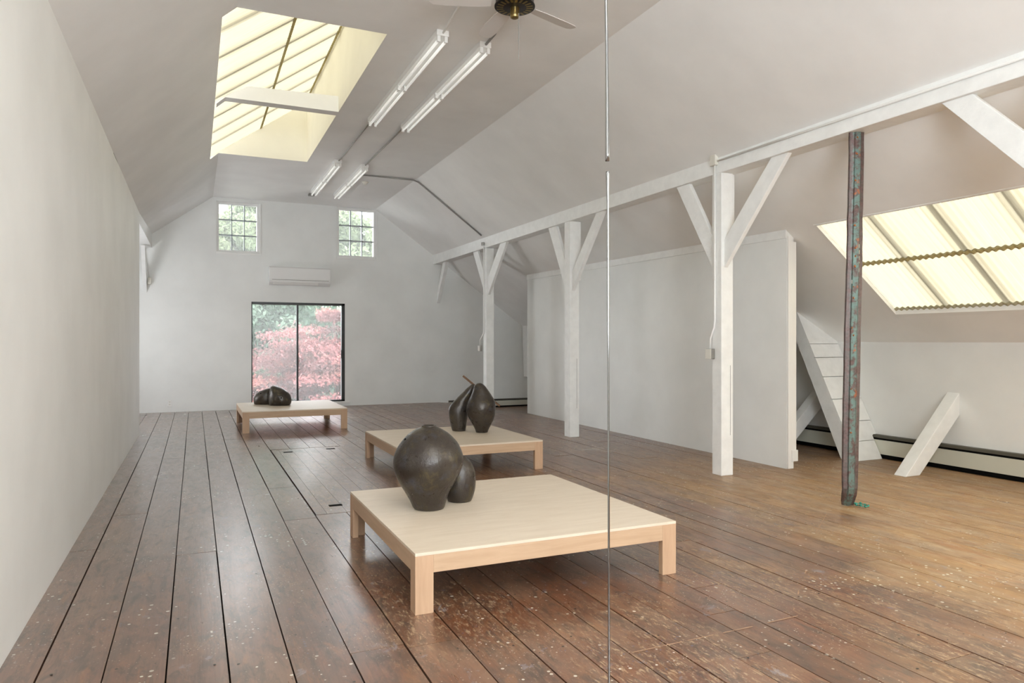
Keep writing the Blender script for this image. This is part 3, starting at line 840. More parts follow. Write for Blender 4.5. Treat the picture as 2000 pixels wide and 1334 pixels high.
# ------------------------------------------------------------------ platforms
def platform(x0, y0, x1, y1, h, label, lw=.098):
    e = empty('low_platform', ((x0 + x1) / 2, (y0 + y1) / 2, 0)); tag(e, label, 'platform', None)
    MB().box(x0, y0, h - .016, x1, y1, h).build('tabletop', PLYTOP, e, bevel=.0015)
    zt, za = h - .016, h - .108; t_ = .04
    for (sx, sy) in ((0, 0), (1, 0), (1, 1), (0, 1)):
        lx = x0 if sx == 0 else x1 - lw; ly = y0 if sy == 0 else y1 - t_
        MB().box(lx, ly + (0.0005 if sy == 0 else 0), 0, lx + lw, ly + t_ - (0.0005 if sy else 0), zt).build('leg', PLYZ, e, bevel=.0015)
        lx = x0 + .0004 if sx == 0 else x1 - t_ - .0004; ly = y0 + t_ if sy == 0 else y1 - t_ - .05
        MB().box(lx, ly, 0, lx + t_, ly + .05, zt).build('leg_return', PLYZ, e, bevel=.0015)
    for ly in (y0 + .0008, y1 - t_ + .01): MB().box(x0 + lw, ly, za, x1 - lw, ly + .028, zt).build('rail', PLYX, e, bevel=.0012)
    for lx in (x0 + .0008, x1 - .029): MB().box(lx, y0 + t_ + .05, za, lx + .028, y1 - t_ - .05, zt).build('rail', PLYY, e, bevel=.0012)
    return e
platform(1.028, 3.505, 2.655, 5.16, .316, 'low square plywood platform nearest the viewer, carrying the big round sculpture')
platform(1.885, 6.985, 3.50, 8.56, .316, 'low plywood platform in the middle, carrying the twin pear sculpture with a stick')
platform(.665, 11.50, 2.245, 13.20, .332, 'low plywood platform farthest away, before the sliding glass door')

# ------------------------------------------------------------------ sculptures
def blob(spine, seg=40, k=None, nz=.006, seed=0, dents=()):
    """spine: (centre, rx, ry) rings from bottom to top, rx along the view's right, ry along its depth"""
    P = len(spine); n = (P - 1) * 6 + 1; b = MB()
    ax, ay = Vector((CS, -SN, 0)), Vector((SN, CS, 0)); sp_min = spine[0][0][2] + .0015
    def cr(a, b_, c, d, t):
        return .5 * ((2 * b_) + (-a + c) * t + (2 * a - 5 * b_ + 4 * c - d) * t * t + (-a + 3 * b_ - 3 * c + d) * t ** 3)
    rings = []
    for i in range(n):
        u = i / 6; j = min(int(u), P - 2); t = u - j
        g = [spine[max(0, min(P - 1, j + o))] for o in (-1, 0, 1, 2)]
        c = [cr(*[Vector(q[0])[m] for q in g], t) for m in range(3)]
        rx = max(.002, cr(*[q[1] for q in g], t)); ry = max(.002, cr(*[q[2] for q in g], t))
        rings.append((Vector(c), rx, ry))
    for (c, rx, ry) in rings:
        for s in range(seg):
            a = 2 * math.pi * s / seg
            d = ax * math.cos(a) * rx + ay * math.sin(a) * ry
            q = c + d; q.z = max(q.z, sp_min)
            w_ = noise.noise(q * 7 + Vector((seed, 0, 0))) * nz
            b.v.append(tuple(q + Vector((d.x, d.y, 0)).normalized() * w_))
    for i in range(n - 1):
        for s in range(seg):
            s2 = (s + 1) % seg
            b.f.append((i * seg + s, i * seg + s2, (i + 1) * seg + s2, (i + 1) * seg + s)); b.m.append(0); b.col.append(None)
    b.f.append(tuple(reversed(range(seg)))); b.f.append(tuple((n - 1) * seg + s for s in range(seg)))
    b.m += [0, 0]; b.col += [None, None]
    return b
def px_at(u, v, fwd):                       # place a traced outline at its own distance
    return at(fwd, (u - 1000) / F * fwd, 1.4 + (667 - v) / F * fwd)

def from_outline(rows, fwd, ox, oy, sc, depth=1.0, zmin=None, dfun=None):
    sp = []
    for (y, xl, xr_) in rows:
        u0, u1 = ox + xl * sc, ox + xr_ * sc; v = oy + y * sc
        f = fwd + (dfun(v) if dfun else 0)
        c = px_at((u0 + u1) / 2, v, f); rx = (u1 - u0) / 2 / F * f
        if zmin is not None and c.z < zmin: c.z = zmin
        sp.append((tuple(c), rx, rx * depth))
    return sp
def hole_disc(p, nrm, r, parent, nm='opening', r2=None):
    q = Vector(nrm).normalized(); a = q.orthogonal().normalized(); c = q.cross(a)
    b = MB(); b.quad([Vector(p) + (a * math.cos(t) * r + c * math.sin(t) * (r2 or r)) for t in [k * math.pi / 8 for k in range(16)]])
    o = b.build(nm, BLACKV, parent); o['label'] = 'small dark hole'
    return o

# 1: big round vessel with a small lobe behind
S1 = px_at(838, 992, 4.60); S1.z = .316
s1 = empty('bronze_sculpture', S1)
tag(s1, 'dark round bronze-like vessel with open top and small lobe, on the nearest platform', 'sculpture')
rows = [(1222, 295, 528), (1200, 276, 538), (1150, 254, 552), (1080, 215, 578), (1000, 168, 625), (930, 138, 660), (860, 122, 684), (800, 124, 686), (740, 143, 668), (680, 180, 636), (620, 232, 580), (580, 288, 520), (560, 335, 478), (551, 352, 462)]
sp = from_outline(rows, 4.61, 740, 700, .24, 1.0, .316)
sp[0] = ((sp[0][0][0], sp[0][0][1], .3165), sp[0][1], sp[0][2])
main = blob(sp, 64, nz=.004)
# hollow mouth
c, r = Vector(sp[-1][0]), sp[-1][1]
o = main.build('main_body', BRONZE, s1, smooth=True)
b = MB(); b.lathe([(r * .80, -.03), (r * .83, .0015)], c, 28)
o = b.build('mouth', BLACKV, s1)
b = MB(); prof = [(r * .80 + .006 * math.cos(t), .006 * math.sin(t)) for t in [k * math.pi / 5 for k in range(10)]]
ring = MB()
for i in range(33):
    pass
b.tube([c + Vector((math.cos(t) * r * .93, math.sin(t) * r * .93, .0)) for t in [k * 2 * math.pi / 32 for k in range(33)]], .007, 8, cap=False)
b.build('lip', BRONZE, s1, smooth=True)
rows = [(1166, 575, 735), (1155, 560, 752), (1110, 548, 772), (1050, 540, 784), (980, 536, 787), (920, 545, 780), (870, 560, 765), (830, 580, 740), (800, 610, 712), (788, 640, 690)]
sp = from_outline(rows, 4.83, 740, 700, .24, 1.0, .316)
sp[0] = ((sp[0][0][0], sp[0][0][1], .3165), sp[0][1], sp[0][2])
blob(sp, 48, nz=.004, seed=4).build('small_lobe', BRONZE, s1, smooth=True)
def surf_pt(u, v, fwd): return px_at(u, v, fwd)
hole_disc(surf_pt(791.5, 859, 4.53) , at(-1, -.95, .55), .012, s1, r2=.009)

# 2: twin pears with a stick
S2 = at(8.50, (925 - 1000) / F * 8.5, .316)
s2 = empty('bronze_sculpture', S2)
tag(s2, 'pair of leaning dark pear-shaped forms with a wooden stick, on the middle platform', 'sculpture')
rows = [(586, 600, 703), (570, 594, 706), (530, 583, 714), (480, 573, 722), (430, 567, 722), (395, 574, 722), (360, 597, 724), (325, 632, 740), (295, 662, 756), (270, 688, 768), (245, 712, 772), (222, 742, 774), (209, 760, 774)]
sp = from_outline(rows, 8.62, 740, 700, .24, .9, .316); sp[0] = ((sp[0][0][0], sp[0][0][1], .3165), sp[0][1], sp[0][2])
blob(sp, 44, nz=.008, seed=2).build('left_pear', BRONZE, s2, smooth=True)
rows = [(592, 790, 884), (575, 780, 892), (540, 762, 910), (500, 741, 929), (450, 719, 946), (400, 710, 951), (350, 722, 943), (300, 750, 915), (255, 770, 885), (225, 777, 865), (208, 790, 848), (201, 806, 832)]
sp = from_outline(rows, 8.46, 740, 700, .24, .9, .316); sp[0] = ((sp[0][0][0], sp[0][0][1], .3165), sp[0][1], sp[0][2])
blob(sp, 44, nz=.008, seed=9).build('right_pear', BRONZE, s2, smooth=True)
p, q = px_at(740 + 684 * .24, 700 + 142 * .24, 8.75), px_at(740 + 985 * .24, 700 + 388 * .24, 8.85)
d = (q - p).normalized(); nn = d.cross(Vector((SN, CS, 0))).normalized() * .012; dd = Vector((SN, CS, 0)) * .012
b = MB(); b.hexa([p - nn - dd, p + nn - dd, p + nn + dd, p - nn + dd, q - nn - dd, q + nn - dd, q + nn + dd, q - nn + dd])
o = b.build('wooden_stick', STICK, s2, bevel=.003); o['label'] = 'thin reddish wooden stick'

# 3: two squat forms
S3 = at(11.95, (530 - 1000) / F * 11.95, .332)
s3 = empty('bronze_sculpture', S3)
tag(s3, 'two squat dark rounded forms pressed together, on the farthest platform', 'sculpture')
def pebble(outline, c, fwd, depth, zmin, seed):
    """rounded stone-like form: closed side outline (right, up) about c, swelling towards and away from the viewer"""
    import bisect
    pol = sorted((math.atan2(y, x), math.hypot(x, y)) for x, y in outline)
    m = len(pol)
    def rad(t):
        t = (t + math.pi) % (2 * math.pi) - math.pi
        k = bisect.bisect([p[0] for p in pol], t)
        P = [pol[(k + o) % m] for o in (-2, -1, 0, 1)]
        a, b_ = P[1][0], P[2][0]
        if b_ < a: b_ += 2 * math.pi
        if t < a: t += 2 * math.pi
        q = (t - a) / max(1e-6, b_ - a)
        p0, p1, p2, p3 = [p[1] for p in P]
        return .5 * (2 * p1 + (p2 - p0) * q + (2 * p0 - 5 * p1 + 4 * p2 - p3) * q * q + (3 * p1 - p0 - 3 * p2 + p3) * q ** 3)
    b = MB(); A, B = 64, 24; n0 = 0
    C0 = at(fwd, c[0], c[1])
    rt, dp = Vector((CS, -SN, 0)), Vector((SN, CS, 0))
    for i in range(1, B):
        ph = -math.pi / 2 + math.pi * i / B; cp = math.cos(ph) ** .85; spn = math.sin(ph)
        for k in range(A):
            t = 2 * math.pi * k / A; r = rad(t) * cp
            q = C0 + rt * math.cos(t) * r + Vector((0, 0, 1)) * math.sin(t) * r + dp * spn * depth
            q += (q - C0).normalized() * noise.noise(q * 8 + Vector((seed, 0, 0))) * .004
            q.z = max(q.z, zmin); b.v.append(tuple(q))
    for i in range(B - 2):
        for k in range(A):
            k2 = (k + 1) % A
            b.f.append((i * A + k, i * A + k2, (i + 1) * A + k2, (i + 1) * A + k)); b.m.append(0); b.col.append(None)
    b.f.append(tuple(reversed(range(A)))); b.f.append(tuple((B - 2) * A + k for k in range(A)))
    b.m += [0, 0]; b.col += [None, None]
    return b
def side_outline(pts, ox, oy, sc, fwd, cen):
    cu, cv = ox + cen[0] * sc, oy + cen[1] * sc
    lat, z = (cu - 1000) / F * fwd, 1.4 + (667 - cv) / F * fwd
    return [((x - cen[0]) * sc / F * fwd, -(y - cen[1]) * sc / F * fwd) for x, y in pts], (lat, z)
pts = [(150, 400), (153, 345), (175, 290), (215, 245), (280, 208), (350, 180), (420, 160), (470, 170), (500, 230), (510, 300), (505, 380), (490, 450), (430, 480), (340, 484), (250, 480), (185, 465), (158, 440)]
ol, cc2 = side_outline(pts, 480, 740, .11, 12.08, (330, 340))
pebble(ol, cc2, 12.08, .15, .3335, 3).build('left_form', BRONZE, s3, smooth=True)
pts = [(413, 370), (414, 300), (422, 240), (436, 180), (455, 135), (485, 117), (525, 122), (570, 138), (640, 163), (705, 205), (760, 255), (795, 315), (807, 375), (798, 430), (765, 478), (690, 492), (600, 496), (510, 492), (450, 478), (422, 435)]
ol, cc2 = side_outline(pts, 480, 740, .11, 11.88, (600, 330))
pebble(ol, cc2, 11.88, .165, .3335, 5).build('right_form', BRONZE, s3, smooth=True)
for (u, v, f, r) in ((549.3, 777.4, 11.71, .012), (531, 771.5, 11.755, .010), (509.2, 768.4, 11.935, .010)):
    hole_disc(px_at(u, v, f), at(-1, -.1, .15), r, s3)

# ------------------------------------------------------------------ hanging patinated strip
ST = at(5.95, (1662 - 1000) / F * 5.95, 0)
hs = empty('metal_strip', ST)
tag(hs, 'tall narrow copper strip with green patina, hanging from the beam to the floor', 'sculpture')
cl = [(255, 1674, 29), (300, 1673.5, 29), (400, 1671.5, 29.5), (480, 1670, 30), (560, 1668.5, 31), (640, 1665.8, 31.5), (720, 1665, 32), (820, 1662.5, 32), (900, 1661.5, 31.5), (940, 1660.5, 30.5), (965, 1661, 29), (980, 1663, 28), (989, 1666, 27)]
FW = 5.96
prof = [(-.5, .012), (-.46, .0), (-.22, -.008), (-.18, -.018), (0, -.019), (.16, -.018), (.22, -.008), (.27, -.006), (.46, .0), (.5, .012)]
b = MB(); rows = []
def clv(v):
    for (a, c) in zip(cl[:-1], cl[1:]):
        if a[0] <= v <= c[0]:
            t = (v - a[0]) / (c[0] - a[0]); return lerp(a[1], c[1], t), lerp(a[2], c[2], t)
    return cl[-1][1:]
N = 190
for i in range(N + 1):
    v = lerp(252, 989, i / N); u, w_ = clv(v)
    z = 1.4 + (667 - v) / F * FW
    lat = (u - 1000) / F * FW; W = w_ / F * FW
    back = 0 if v < 955 else .0022 * (v - 955) ** 1.25 * .5
    wob = noise.noise(Vector((0, 0, z * 6))) * .004
    rows.append([Vector((lat + p * W + wob * (1 if abs(p) > .4 else .3), FW + dpt - back * (1 + p * .5) * -1, max(.006, z - (0.028 * (p + .5) if v > 960 else 0)))) for p, dpt in prof])
for i in range(N):
    zc = rows[i][4].z
    for k in range(len(prof) - 1):
        slot = (i % 3 != 0) and ((k in (6,) and 1.72 < zc < 2.25 and noise.noise(Vector((3, 1, i * .35))) > -.25) or (k == 2 and 1.8 < zc < 2.05 and noise.noise(Vector((8, 1, i * .4))) > .05))
        if slot: continue
        b.quad([rows[i][k], rows[i][k + 1], rows[i + 1][k + 1], rows[i + 1][k]])
b.v = [tuple(Vector((p[0] - (1662 - 1000) / F * 5.95, p[1] - 5.95, p[2]))) for p in b.v]
me = b.build('strip_body', PATINA, None)
me.parent = hs; me.location = (0, 0, 0); me.rotation_euler = (0, 0, -YAW)
so = me.modifiers.new('thick', 'SOLIDIFY'); so.thickness = .003
for v in (268, 300, 352, 440, 484, 500, 520, 560, 582, 640, 655, 760, 800, 845):
    u, w_ = clv(v); c = px_at(u + random.uniform(-2, 2), v, FW - .022)
    rr = random.uniform(.006, .010)
    tocam = at(-1, 0, 0).normalized()
    o = MB().tube([c, c + tocam * .006], [rr, rr * .5], 10).build('rivet', RIVET, hs); o['label'] = 'bright copper rivet'
b = MB()
c0 = at(6.02, (1683 - 1000) / F * 6.02, 0.0)
random.seed(3)
for k in range(9):
    t = k * .7; q = c0 + Vector((math.cos(t) * .040, math.sin(t) * .06, .012 + .006 * (k % 2)))
    b.lathe([(.001, -.009), (.008, -.006), (.010, 0), (.008, .006), (.001, .009)], q, 10)
b.tube([c0 + Vector((math.cos(t) * .040, math.sin(t) * .06, .012)) for t in [k * .35 for k in range(19)]], .004, 6)
o = b.build('curled_tip', TEAL, hs, smooth=True); o['label'] = 'dark green knobbly curled tip on the floor'

# ------------------------------------------------------------------ thin polished rods
def rod(pts, label, loc_z):
    P = [px_at(u, v, 2.42) for (u, v, d) in pts]; rr = [d / F * 2.42 / 2 for (_, _, d) in pts]
    P2, R2 = [], []
    for i in range(len(P) - 1):
        for j in range(8):
            t = j / 8; P2.append(P[i].lerp(P[i + 1], t)); R2.append(lerp(rr[i], rr[i + 1], t))
    P2.append(P[-1]); R2.append(rr[-1])
    o = MB().tube(P2, R2, 16).build('hanging_rod', CHROME, loc=P2[0], smooth=True)
    return tag(o, label, 'rod')
zt = 1.4 + (667 - 0) / F * 2.42
vtop = 667 - (4.335 - 1.4) * F / 2.42
rod([(1176, vtop, 4.5), (1180, -500, 5), (1183.5, 0, 5.6), (1185, 90, 6), (1186, 200, 7), (1186.3, 315, 8.2)], 'thin polished metal rod hanging from the ceiling, ending above the gap', 0)
vb = 667 + 1.4 * F / 2.42
rod([(1187, 335, 7.6), (1187, 370, 6), (1187.3, 402, 4.4), (1188, 700, 4.2), (1189, 1000, 4.3), (1189.6, 1334, 4.6), (1190, vb, 4.6)], 'thin polished metal rod standing on the floor, tip just below the gap', 0)

# ------------------------------------------------------------------ ceiling lights
def fluorescent(x, y0, y1, label, w=.12, rot=0):
    e = empty('fluorescent_light', (x, (y0 + y1) / 2, ZC)); tag(e, label, 'light')
    MB().box(x - w / 2, y0, ZC - .055, x + w / 2, y1, ZC - .0005).build('housing', WHITE, e, bevel=.003)
    ym = (y0 + y1) / 2
    for s in (-1, 1):
        for (a, c) in ((y0 + .05, ym - .03), (ym + .03, y1 - .05)):
            MB().tube([(x + s * .036, a, ZC - .092), (x + s * .036, c, ZC - .092)], .0145, 14).build('lamp_tube', TUBE, e, smooth=True)
        for yy in (y0 + .02, ym - .018, ym + .018, y1 - .02):
            MB().box(x + s * .036 - .016, yy - .011, ZC - .112, x + s * .036 + .016, yy + .011, ZC - .05).build('lampholder', WHITE, e, bevel=.004)
    return e
fluorescent(2.135, 6.36, 9.27, 'twin-tube ceiling light, near one of the left row beside the roof light')
fluorescent(2.60, 6.44, 9.35, 'twin-tube ceiling light, near one of the right row, closest to the fan')
fluorescent(2.115, 11.58, 14.15, 'twin-tube ceiling light, far one of the left row')
fluorescent(2.575, 11.70, 14.3, 'twin-tube ceiling light, far one of the right row, where the conduit starts')
def conduit(pts, r, m, label, cat='conduit'):
    o = MB().tube(pts, r, 10).build('conduit', m, loc=pts[0], smooth=True)
    return tag(o, label, cat)
zc_ = ZC - .018
conduit([(2.135, 6.35, ZC - .03), (2.13, 6.2, zc_), (2.03, 4.9, zc_), (1.95, 3.6, zc_)], .011, WHITE, 'thin white conduit running from the near left ceiling light towards the viewer')
conduit([(2.135, 9.28, ZC - .02), (2.125, 11.57, ZC - .02)], .009, GREYM, 'thin grey conduit joining the two left ceiling lights')
conduit([(2.60, 9.36, ZC - .02), (2.58, 11.69, ZC - .02)], .010, GREYM, 'thin grey conduit joining the two right ceiling lights')
conduit([(2.60, 6.43, ZC - .03), (2.60, 6.2, zc_), (2.46, 5.7, zc_), (2.42, 5.35, zc_)], .013, GREYM, 'grey conduit from the near right ceiling light to the fan')
conduit([(2.115, 14.16, ZC - .02), (2.115, 14.42, ZC - .02)], .010, GREYM, 'short grey conduit stub between far left light and its junction box')
o = MB().box(2.06, 14.42, ZC - .045, 2.17, 14.53, ZC - .0005).build('junction_box', GREYM, loc=(2.115, 14.47, ZC), bevel=.004)
tag(o, 'small grey junction box on the ceiling near the far wall', 'junction box')
yb_ = 12.42
conduit([(2.66, yb_, zc_), (3.60, yb_, zc_), (3.70, yb_, zc_ - .03)] + [(x, yb_, zroof(x, yb_) - .018) for x in (3.8, 4.2, 4.6, 4.93)], .013, GREYM, 'grey conduit crossing the ceiling and running down the right slope to the beam')
o = MB().lathe([(.062, 0), (.062, -.012), (.045, -.03), (.03, -.045), (.03, -.055)], (2.86, 13.0, ZC), 24).build('smoke_detector', IVORY, loc=(2.86, 13.0, ZC), smooth=True)
tag(o, 'small round detector on the ceiling beside the far right light', 'smoke detector')

def post_power(y, zbox, zout, big, label1, label2, label3, yo):
    b = MB()
    if big: b.box(4.955, y - .04, zbox - .055, 5.0, y + .045, zbox + .055)
    else: b.lathe([(.028, -.03), (.03, 0), (.028, .03)], (4.965, y, zbox), 14)
    o = b.build('junction_box', IVORY if big else GREYM, loc=(4.98, y, zbox), bevel=.005 if big else 0)
    tag(o, label1, 'junction box')
    X = 4.985
    conduit([(X, y, zbox - .05), (X, y, zout + .35), (X, y + .01, zout + .28), (X - .01, yo, zout + .16), (X - .01, yo, zout + .05)], .0105, WHITE, label2)
    e = empty('outlet_box', (X - .02, yo, zout)); tag(e, label3, 'outlet')
    MB().box(X - .035, yo - .045, zout - .055, X + .014, yo + .045, zout + .055).build('back_box', GREYM, e, bevel=.004)
    MB().box(X - .042, yo - .042, zout - .052, X - .035, yo + .042, zout + .052).build('cover_plate', IVORY, e, bevel=.002)
post_power(5.925, 3.30, 1.27, True, 'white square junction box where the nearest whole post meets the beam', 'white conduit running down the nearest whole post', 'twin outlet box on the side of the nearest whole post', 5.985)
post_power(12.44, 3.24, 1.27, False, 'round grey fitting where the ceiling conduit meets the beam', 'white conduit running down the farthest post', 'outlet box on the side of the farthest post', 12.60)
conduit([(4.985, 5.88, 3.285), (4.985, 4.0, 3.275), (4.985, 1.5, 3.268)], .011, WHITE, 'thin white conduit fixed along the roof beam face towards the viewer')
conduit([(-.93, 15.4, 3.19), (-.905, 15.57, 3.16), (-.815, 15.575, 2.66)], .014, WHITE, 'white cable drop in the far left corner')
o = MB().box(-.84, 15.52, 2.52, -.775, 15.6, 2.65).build('junction_box', IVORY, loc=(-.84, 15.56, 2.58), bevel=.006)
tag(o, 'small white box on the far wall at its left end, high up', 'junction box')
e = empty('wall_outlet', (-.45, YE, .17)); tag(e, 'white outlet plate low on the far wall at the left', 'outlet')
MB().box(-.49, YE - .008, .105, -.41, YE, .235).build('cover_plate', WHITE, e, bevel=.003)
for z in (.14, .19): MB().box(-.465, YE - .0095, z, -.435, YE - .0075, z + .022).build('socket', IVORY, e)

# ------------------------------------------------------------------ air conditioner
e = empty('air_conditioner', (2.06, YE, 2.56)); tag(e, 'white wall-mounted air conditioner above the sliding door', 'air conditioner')
ax0, ax1, az0, az1 = 1.402, 2.652, 2.576, 2.955
pr_ = [(YE, az0 + .02), (YE - .10, az0), (YE - .19, az0 + .055), (YE - .205, az0 + .10), (YE - .205, az1 - .02), (YE - .18, az1), (YE, az1)]
MB().prism([(ax0, y, z) for y, z in pr_], [(ax1, y, z) for y, z in pr_]).build('case', mat('ac_plastic', (.80, .80, .79), .22), e, bevel=.006)
MB().box(ax0 + .01, YE - .212, az0 + .125, ax1 - .01, YE - .203, az1 - .02).build('front_panel', mat('ac_gloss_plastic', (.80, .80, .79), .10), e, bevel=.003)
MB().hexa([(ax0 + .08, YE - .155, az0 + .022), (ax1 - .26, YE - .155, az0 + .022), (ax1 - .26, YE - .198, az0 + .062), (ax0 + .08, YE - .198, az0 + .062),
           (ax0 + .08, YE - .165, az0 + .012), (ax1 - .26, YE - .165, az0 + .012), (ax1 - .26, YE - .212, az0 + .055), (ax0 + .08, YE - .212, az0 + .055)]).build('louver', WHITE, e)
MB().box(ax0 + .06, YE - .2075, az0 + .105, ax1 - .04, YE - .204, az0 + .112).build('air_gap', HDARK, e)

# ------------------------------------------------------------------ ceiling fan
FC = (2.37, 5.24)
e = empty('ceiling_fan', (FC[0], FC[1], ZC)); tag(e, 'ceiling fan with dark motor and brass hub at the top edge of the view', 'ceiling fan')
MB().lathe([(.07, 0), (.065, -.03), (.02, -.045), (.014, -.05), (.014, -.13)], (FC[0], FC[1], ZC), 24).build('mount', BRASS, e, smooth=True)
MB().lathe([(.05, -.10), (.14, -.115), (.155, -.14), (.155, -.20), (.165, -.215), (.165, -.222), (.04, -.232)], (FC[0], FC[1], ZC), 40).build('motor_housing', mat('fan_dark', (.018, .014, .010), .3, .4), e)
b = MB()
for k in range(20):
    a = k * math.pi / 10; u = Vector((math.cos(a), math.sin(a), 0)); w_ = Vector((-u.y, u.x, 0)) * .010
    c = Vector((FC[0], FC[1], ZC))
    p, q = c + u * .095 + Vector((0, 0, -.2305)), c + u * .148 + Vector((0, 0, -.2275))
    b.quad([p - w_, q - w_, q + w_, p + w_])
b.build('vent_pattern', BRASS, e)
MB().lathe([(.035, -.225), (.038, -.235), (.038, -.295), (.034, -.31), (.02, -.316)], (FC[0], FC[1], ZC), 28).build('hub', BRASS, e)
for k in range(5):
    a = R(18) + k * 2 * math.pi / 5; u = Vector((math.cos(a), math.sin(a), 0)); w_ = Vector((-u.y, u.x, 0)); c = Vector((FC[0], FC[1], ZC - .19))
    out = [(.19, -.05), (.30, -.062), (.55, -.068), (.66, -.06), (.69, -.03), (.69, .03), (.66, .06), (.55, .068), (.30, .062), (.19, .05)]
    lo = [c + u * r_ + w_ * s + Vector((0, 0, s * .2 - .003)) for r_, s in out]
    o = MB().prism(lo, [p + Vector((0, 0, .006)) for p in lo]).build('fan_blade', BLADE, e)
    MB().hexa([c + u * .13 + w_ * .012 + Vector((0, 0, -.012)), c + u * .13 - w_ * .012 + Vector((0, 0, -.012)), c + u * .26 - w_ * .03 + Vector((0, 0, -.012)), c + u * .26 + w_ * .03 + Vector((0, 0, -.012)),
               c + u * .13 + w_ * .012 + Vector((0, 0, -.004)), c + u * .13 - w_ * .012 + Vector((0, 0, -.004)), c + u * .26 - w_ * .03 + Vector((0, 0, -.004)), c + u * .26 + w_ * .03 + Vector((0, 0, -.004))]).build('blade_arm', BRASS, o)
cc_ = at(5.72, (1013.3 - 1000) / F * 5.72, 0)
zk = 1.4 + (667 - 117) / F * 5.72
pc = MB().tube([(cc_.x, cc_.y, ZC - .29), (cc_.x, cc_.y, zk)], .0035, 8).build('pull_chain', GREYM, e)
MB().lathe([(.003, .022), (.008, .006), (.012, -.012), (.009, -.026), (.002, -.032)], (cc_.x, cc_.y, zk), 14).build('chain_pull', KNOB, pc, smooth=True)

# ------------------------------------------------------------------ outside
def leaf_cloud(name, mtl, gen, n, size, parent, seed, flat=0.0):
    rnd = random.Random(seed); V, Fc, T = [], [], []
    for _ in range(n):
        p, tint = gen(rnd)
        a = rnd.uniform(0, 2 * math.pi); el = math.asin(rnd.uniform(-1, 1)) * (1 - flat) + flat * math.pi / 2 * (1 if rnd.random() < .8 else -.6)
        nn = Vector((math.cos(a) * math.cos(el), math.sin(a) * math.cos(el), math.sin(el)))
        u = nn.orthogonal().normalized(); w_ = nn.cross(u); t = rnd.uniform(0, 6.28); u, w_ = u * math.cos(t) + w_ * math.sin(t), w_ * math.cos(t) - u * math.sin(t)
        s = size * rnd.uniform(.6, 1.3); k = len(V)
        V += [tuple(p + u * s), tuple(p + w_ * s * .45), tuple(p - u * s * .8), tuple(p - w_ * s * .45)]
        Fc.append((k, k + 1, k + 2, k + 3)); T.append(tint)
    me = bpy.data.meshes.new(name); me.from_pydata(V, [], Fc); me.materials.append(mtl)
    at_ = me.color_attributes.new('tint', 'FLOAT_COLOR', 'CORNER')
    at_.data.foreach_set('color', [c for t in T for _ in range(4) for c in (t, t, t, 1.0)])
    o = bpy.data.objects.new(name, me); COL.objects.link(o); o.parent = parent
    o.location = -Vector(parent.location)
    o['kind'] = 'stuff'
    return o
GZ = -3.2
def trunk(base, top, r, parent, limbs, seed):
    rnd = random.Random(seed); b = MB()
    b.tube([base, (Vector(base) + Vector(top)) / 2 + Vector((.1, .05, 0)), top], [r, r * .8, r * .5], 10)
    for L in limbs:
        m = (Vector(top) + Vector(L)) / 2 + Vector((rnd.uniform(-.2, .2), 0, rnd.uniform(0, .3)))
        b.tube([top, m, L], [r * .45, r * .3, r * .1], 8)
    b.build('trunk', BARK, parent, smooth=True)

# red maple: layered pads of fine leaves
C = Vector((4.2, 21.6, -.9)); RX, RY, RZ = 3.1, 2.2, 3.5
t = empty('maple_tree', (C.x, C.y, GZ)); tag(t, 'red-leaved maple tree filling the view outside the sliding door', 'tree')
rp = random.Random(5); pads = []
while len(pads) < 330:
    d = Vector((rp.gauss(0, 1), rp.gauss(0, 1), rp.gauss(0, 1))).normalized()
    k = rp.uniform(.5, 1.0)
    p = C + Vector((d.x * RX, d.y * RY, d.z * RZ)) * k
    if p.z < -2.6 or p.y > C.y + 1.0: continue
    pads.append((p, rp.uniform(.35, .75), rp.random(), d))
def gen_maple(r):
    p, rad, tint, d = pads[r.randrange(len(pads))]
    a = r.uniform(0, 6.283); q = math.sqrt(r.random()) * rad
    out = Vector((d.x, d.y, 0)) * (q * .2)
    hgt = r.gauss(0, .07) - q * q * .22
    return p + Vector((math.cos(a) * q, math.sin(a) * q, hgt)) + out, max(0, min(1, tint * .8 + .08 + r.gauss(0, .10)))
leaf_cloud('foliage', LRED, gen_maple, 105000, .055, t, 1, .35)
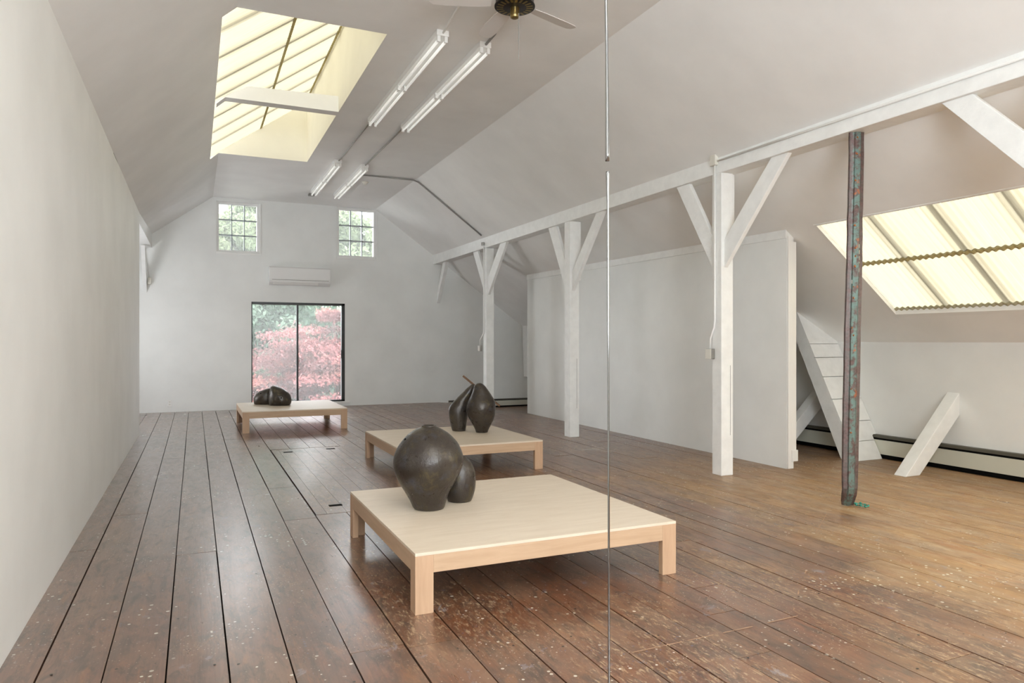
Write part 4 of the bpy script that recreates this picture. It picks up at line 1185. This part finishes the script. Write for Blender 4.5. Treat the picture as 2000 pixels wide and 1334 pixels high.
trunk((C.x, C.y, GZ), (C.x - .2, C.y, -1.2), .2, t, [tuple(p[0]) for p in pads[:16]], 2)

def gen_blob(C, S, lumps, lo=.6):
    rl = random.Random(int(C[0] * 100)); L = []
    for _ in range(lumps):
        d = Vector((rl.gauss(0, 1), rl.gauss(0, 1), rl.gauss(0, 1))).normalized()
        L.append((Vector(C) + Vector((d.x * S[0], d.y * S[1], d.z * S[2])) * rl.uniform(.45, .95), rl.uniform(.5, 1.1), rl.random()))
    def g(r):
        p, rad, t0 = L[r.randrange(len(L))]
        d = Vector((r.gauss(0, 1), r.gauss(0, 1), r.gauss(0, 1))).normalized() * rad * r.uniform(.7, 1)
        return p + d, max(0, min(1, .5 + .35 * d.z / rad + (t0 - .5) * .4 + r.gauss(0, .12)))  # leaves lighten towards each lump's top, top light put into tint
    return g
def tree(nm, c, S, n, size, m, label, seed, lumps=40):
    t = empty(nm, (c[0], c[1], GZ)); tag(t, label, 'tree')
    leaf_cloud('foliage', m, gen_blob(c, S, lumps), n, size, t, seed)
    trunk((c[0], c[1], GZ), (c[0], c[1], c[2] - S[2] * .4), .25, t, [(c[0] + S[0] * .5, c[1], c[2]), (c[0] - S[0] * .5, c[1], c[2] + .3), (c[0], c[1] + .4, c[2] + S[2] * .5)], seed)
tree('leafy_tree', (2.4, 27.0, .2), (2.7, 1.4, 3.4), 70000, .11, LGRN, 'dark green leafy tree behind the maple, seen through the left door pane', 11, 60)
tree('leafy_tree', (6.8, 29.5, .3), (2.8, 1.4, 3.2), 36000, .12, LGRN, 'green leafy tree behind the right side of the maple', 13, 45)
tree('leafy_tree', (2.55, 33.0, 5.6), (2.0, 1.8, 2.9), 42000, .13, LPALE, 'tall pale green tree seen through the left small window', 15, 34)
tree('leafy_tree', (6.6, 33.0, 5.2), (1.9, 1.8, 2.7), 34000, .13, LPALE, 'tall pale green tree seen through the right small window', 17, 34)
g = MB().box(-20, YE + .3, GZ - .2, 30, 60, GZ).build('ground', BOUNCE)
struct(g, 'ground outside below the far wall, made pale to bounce light')
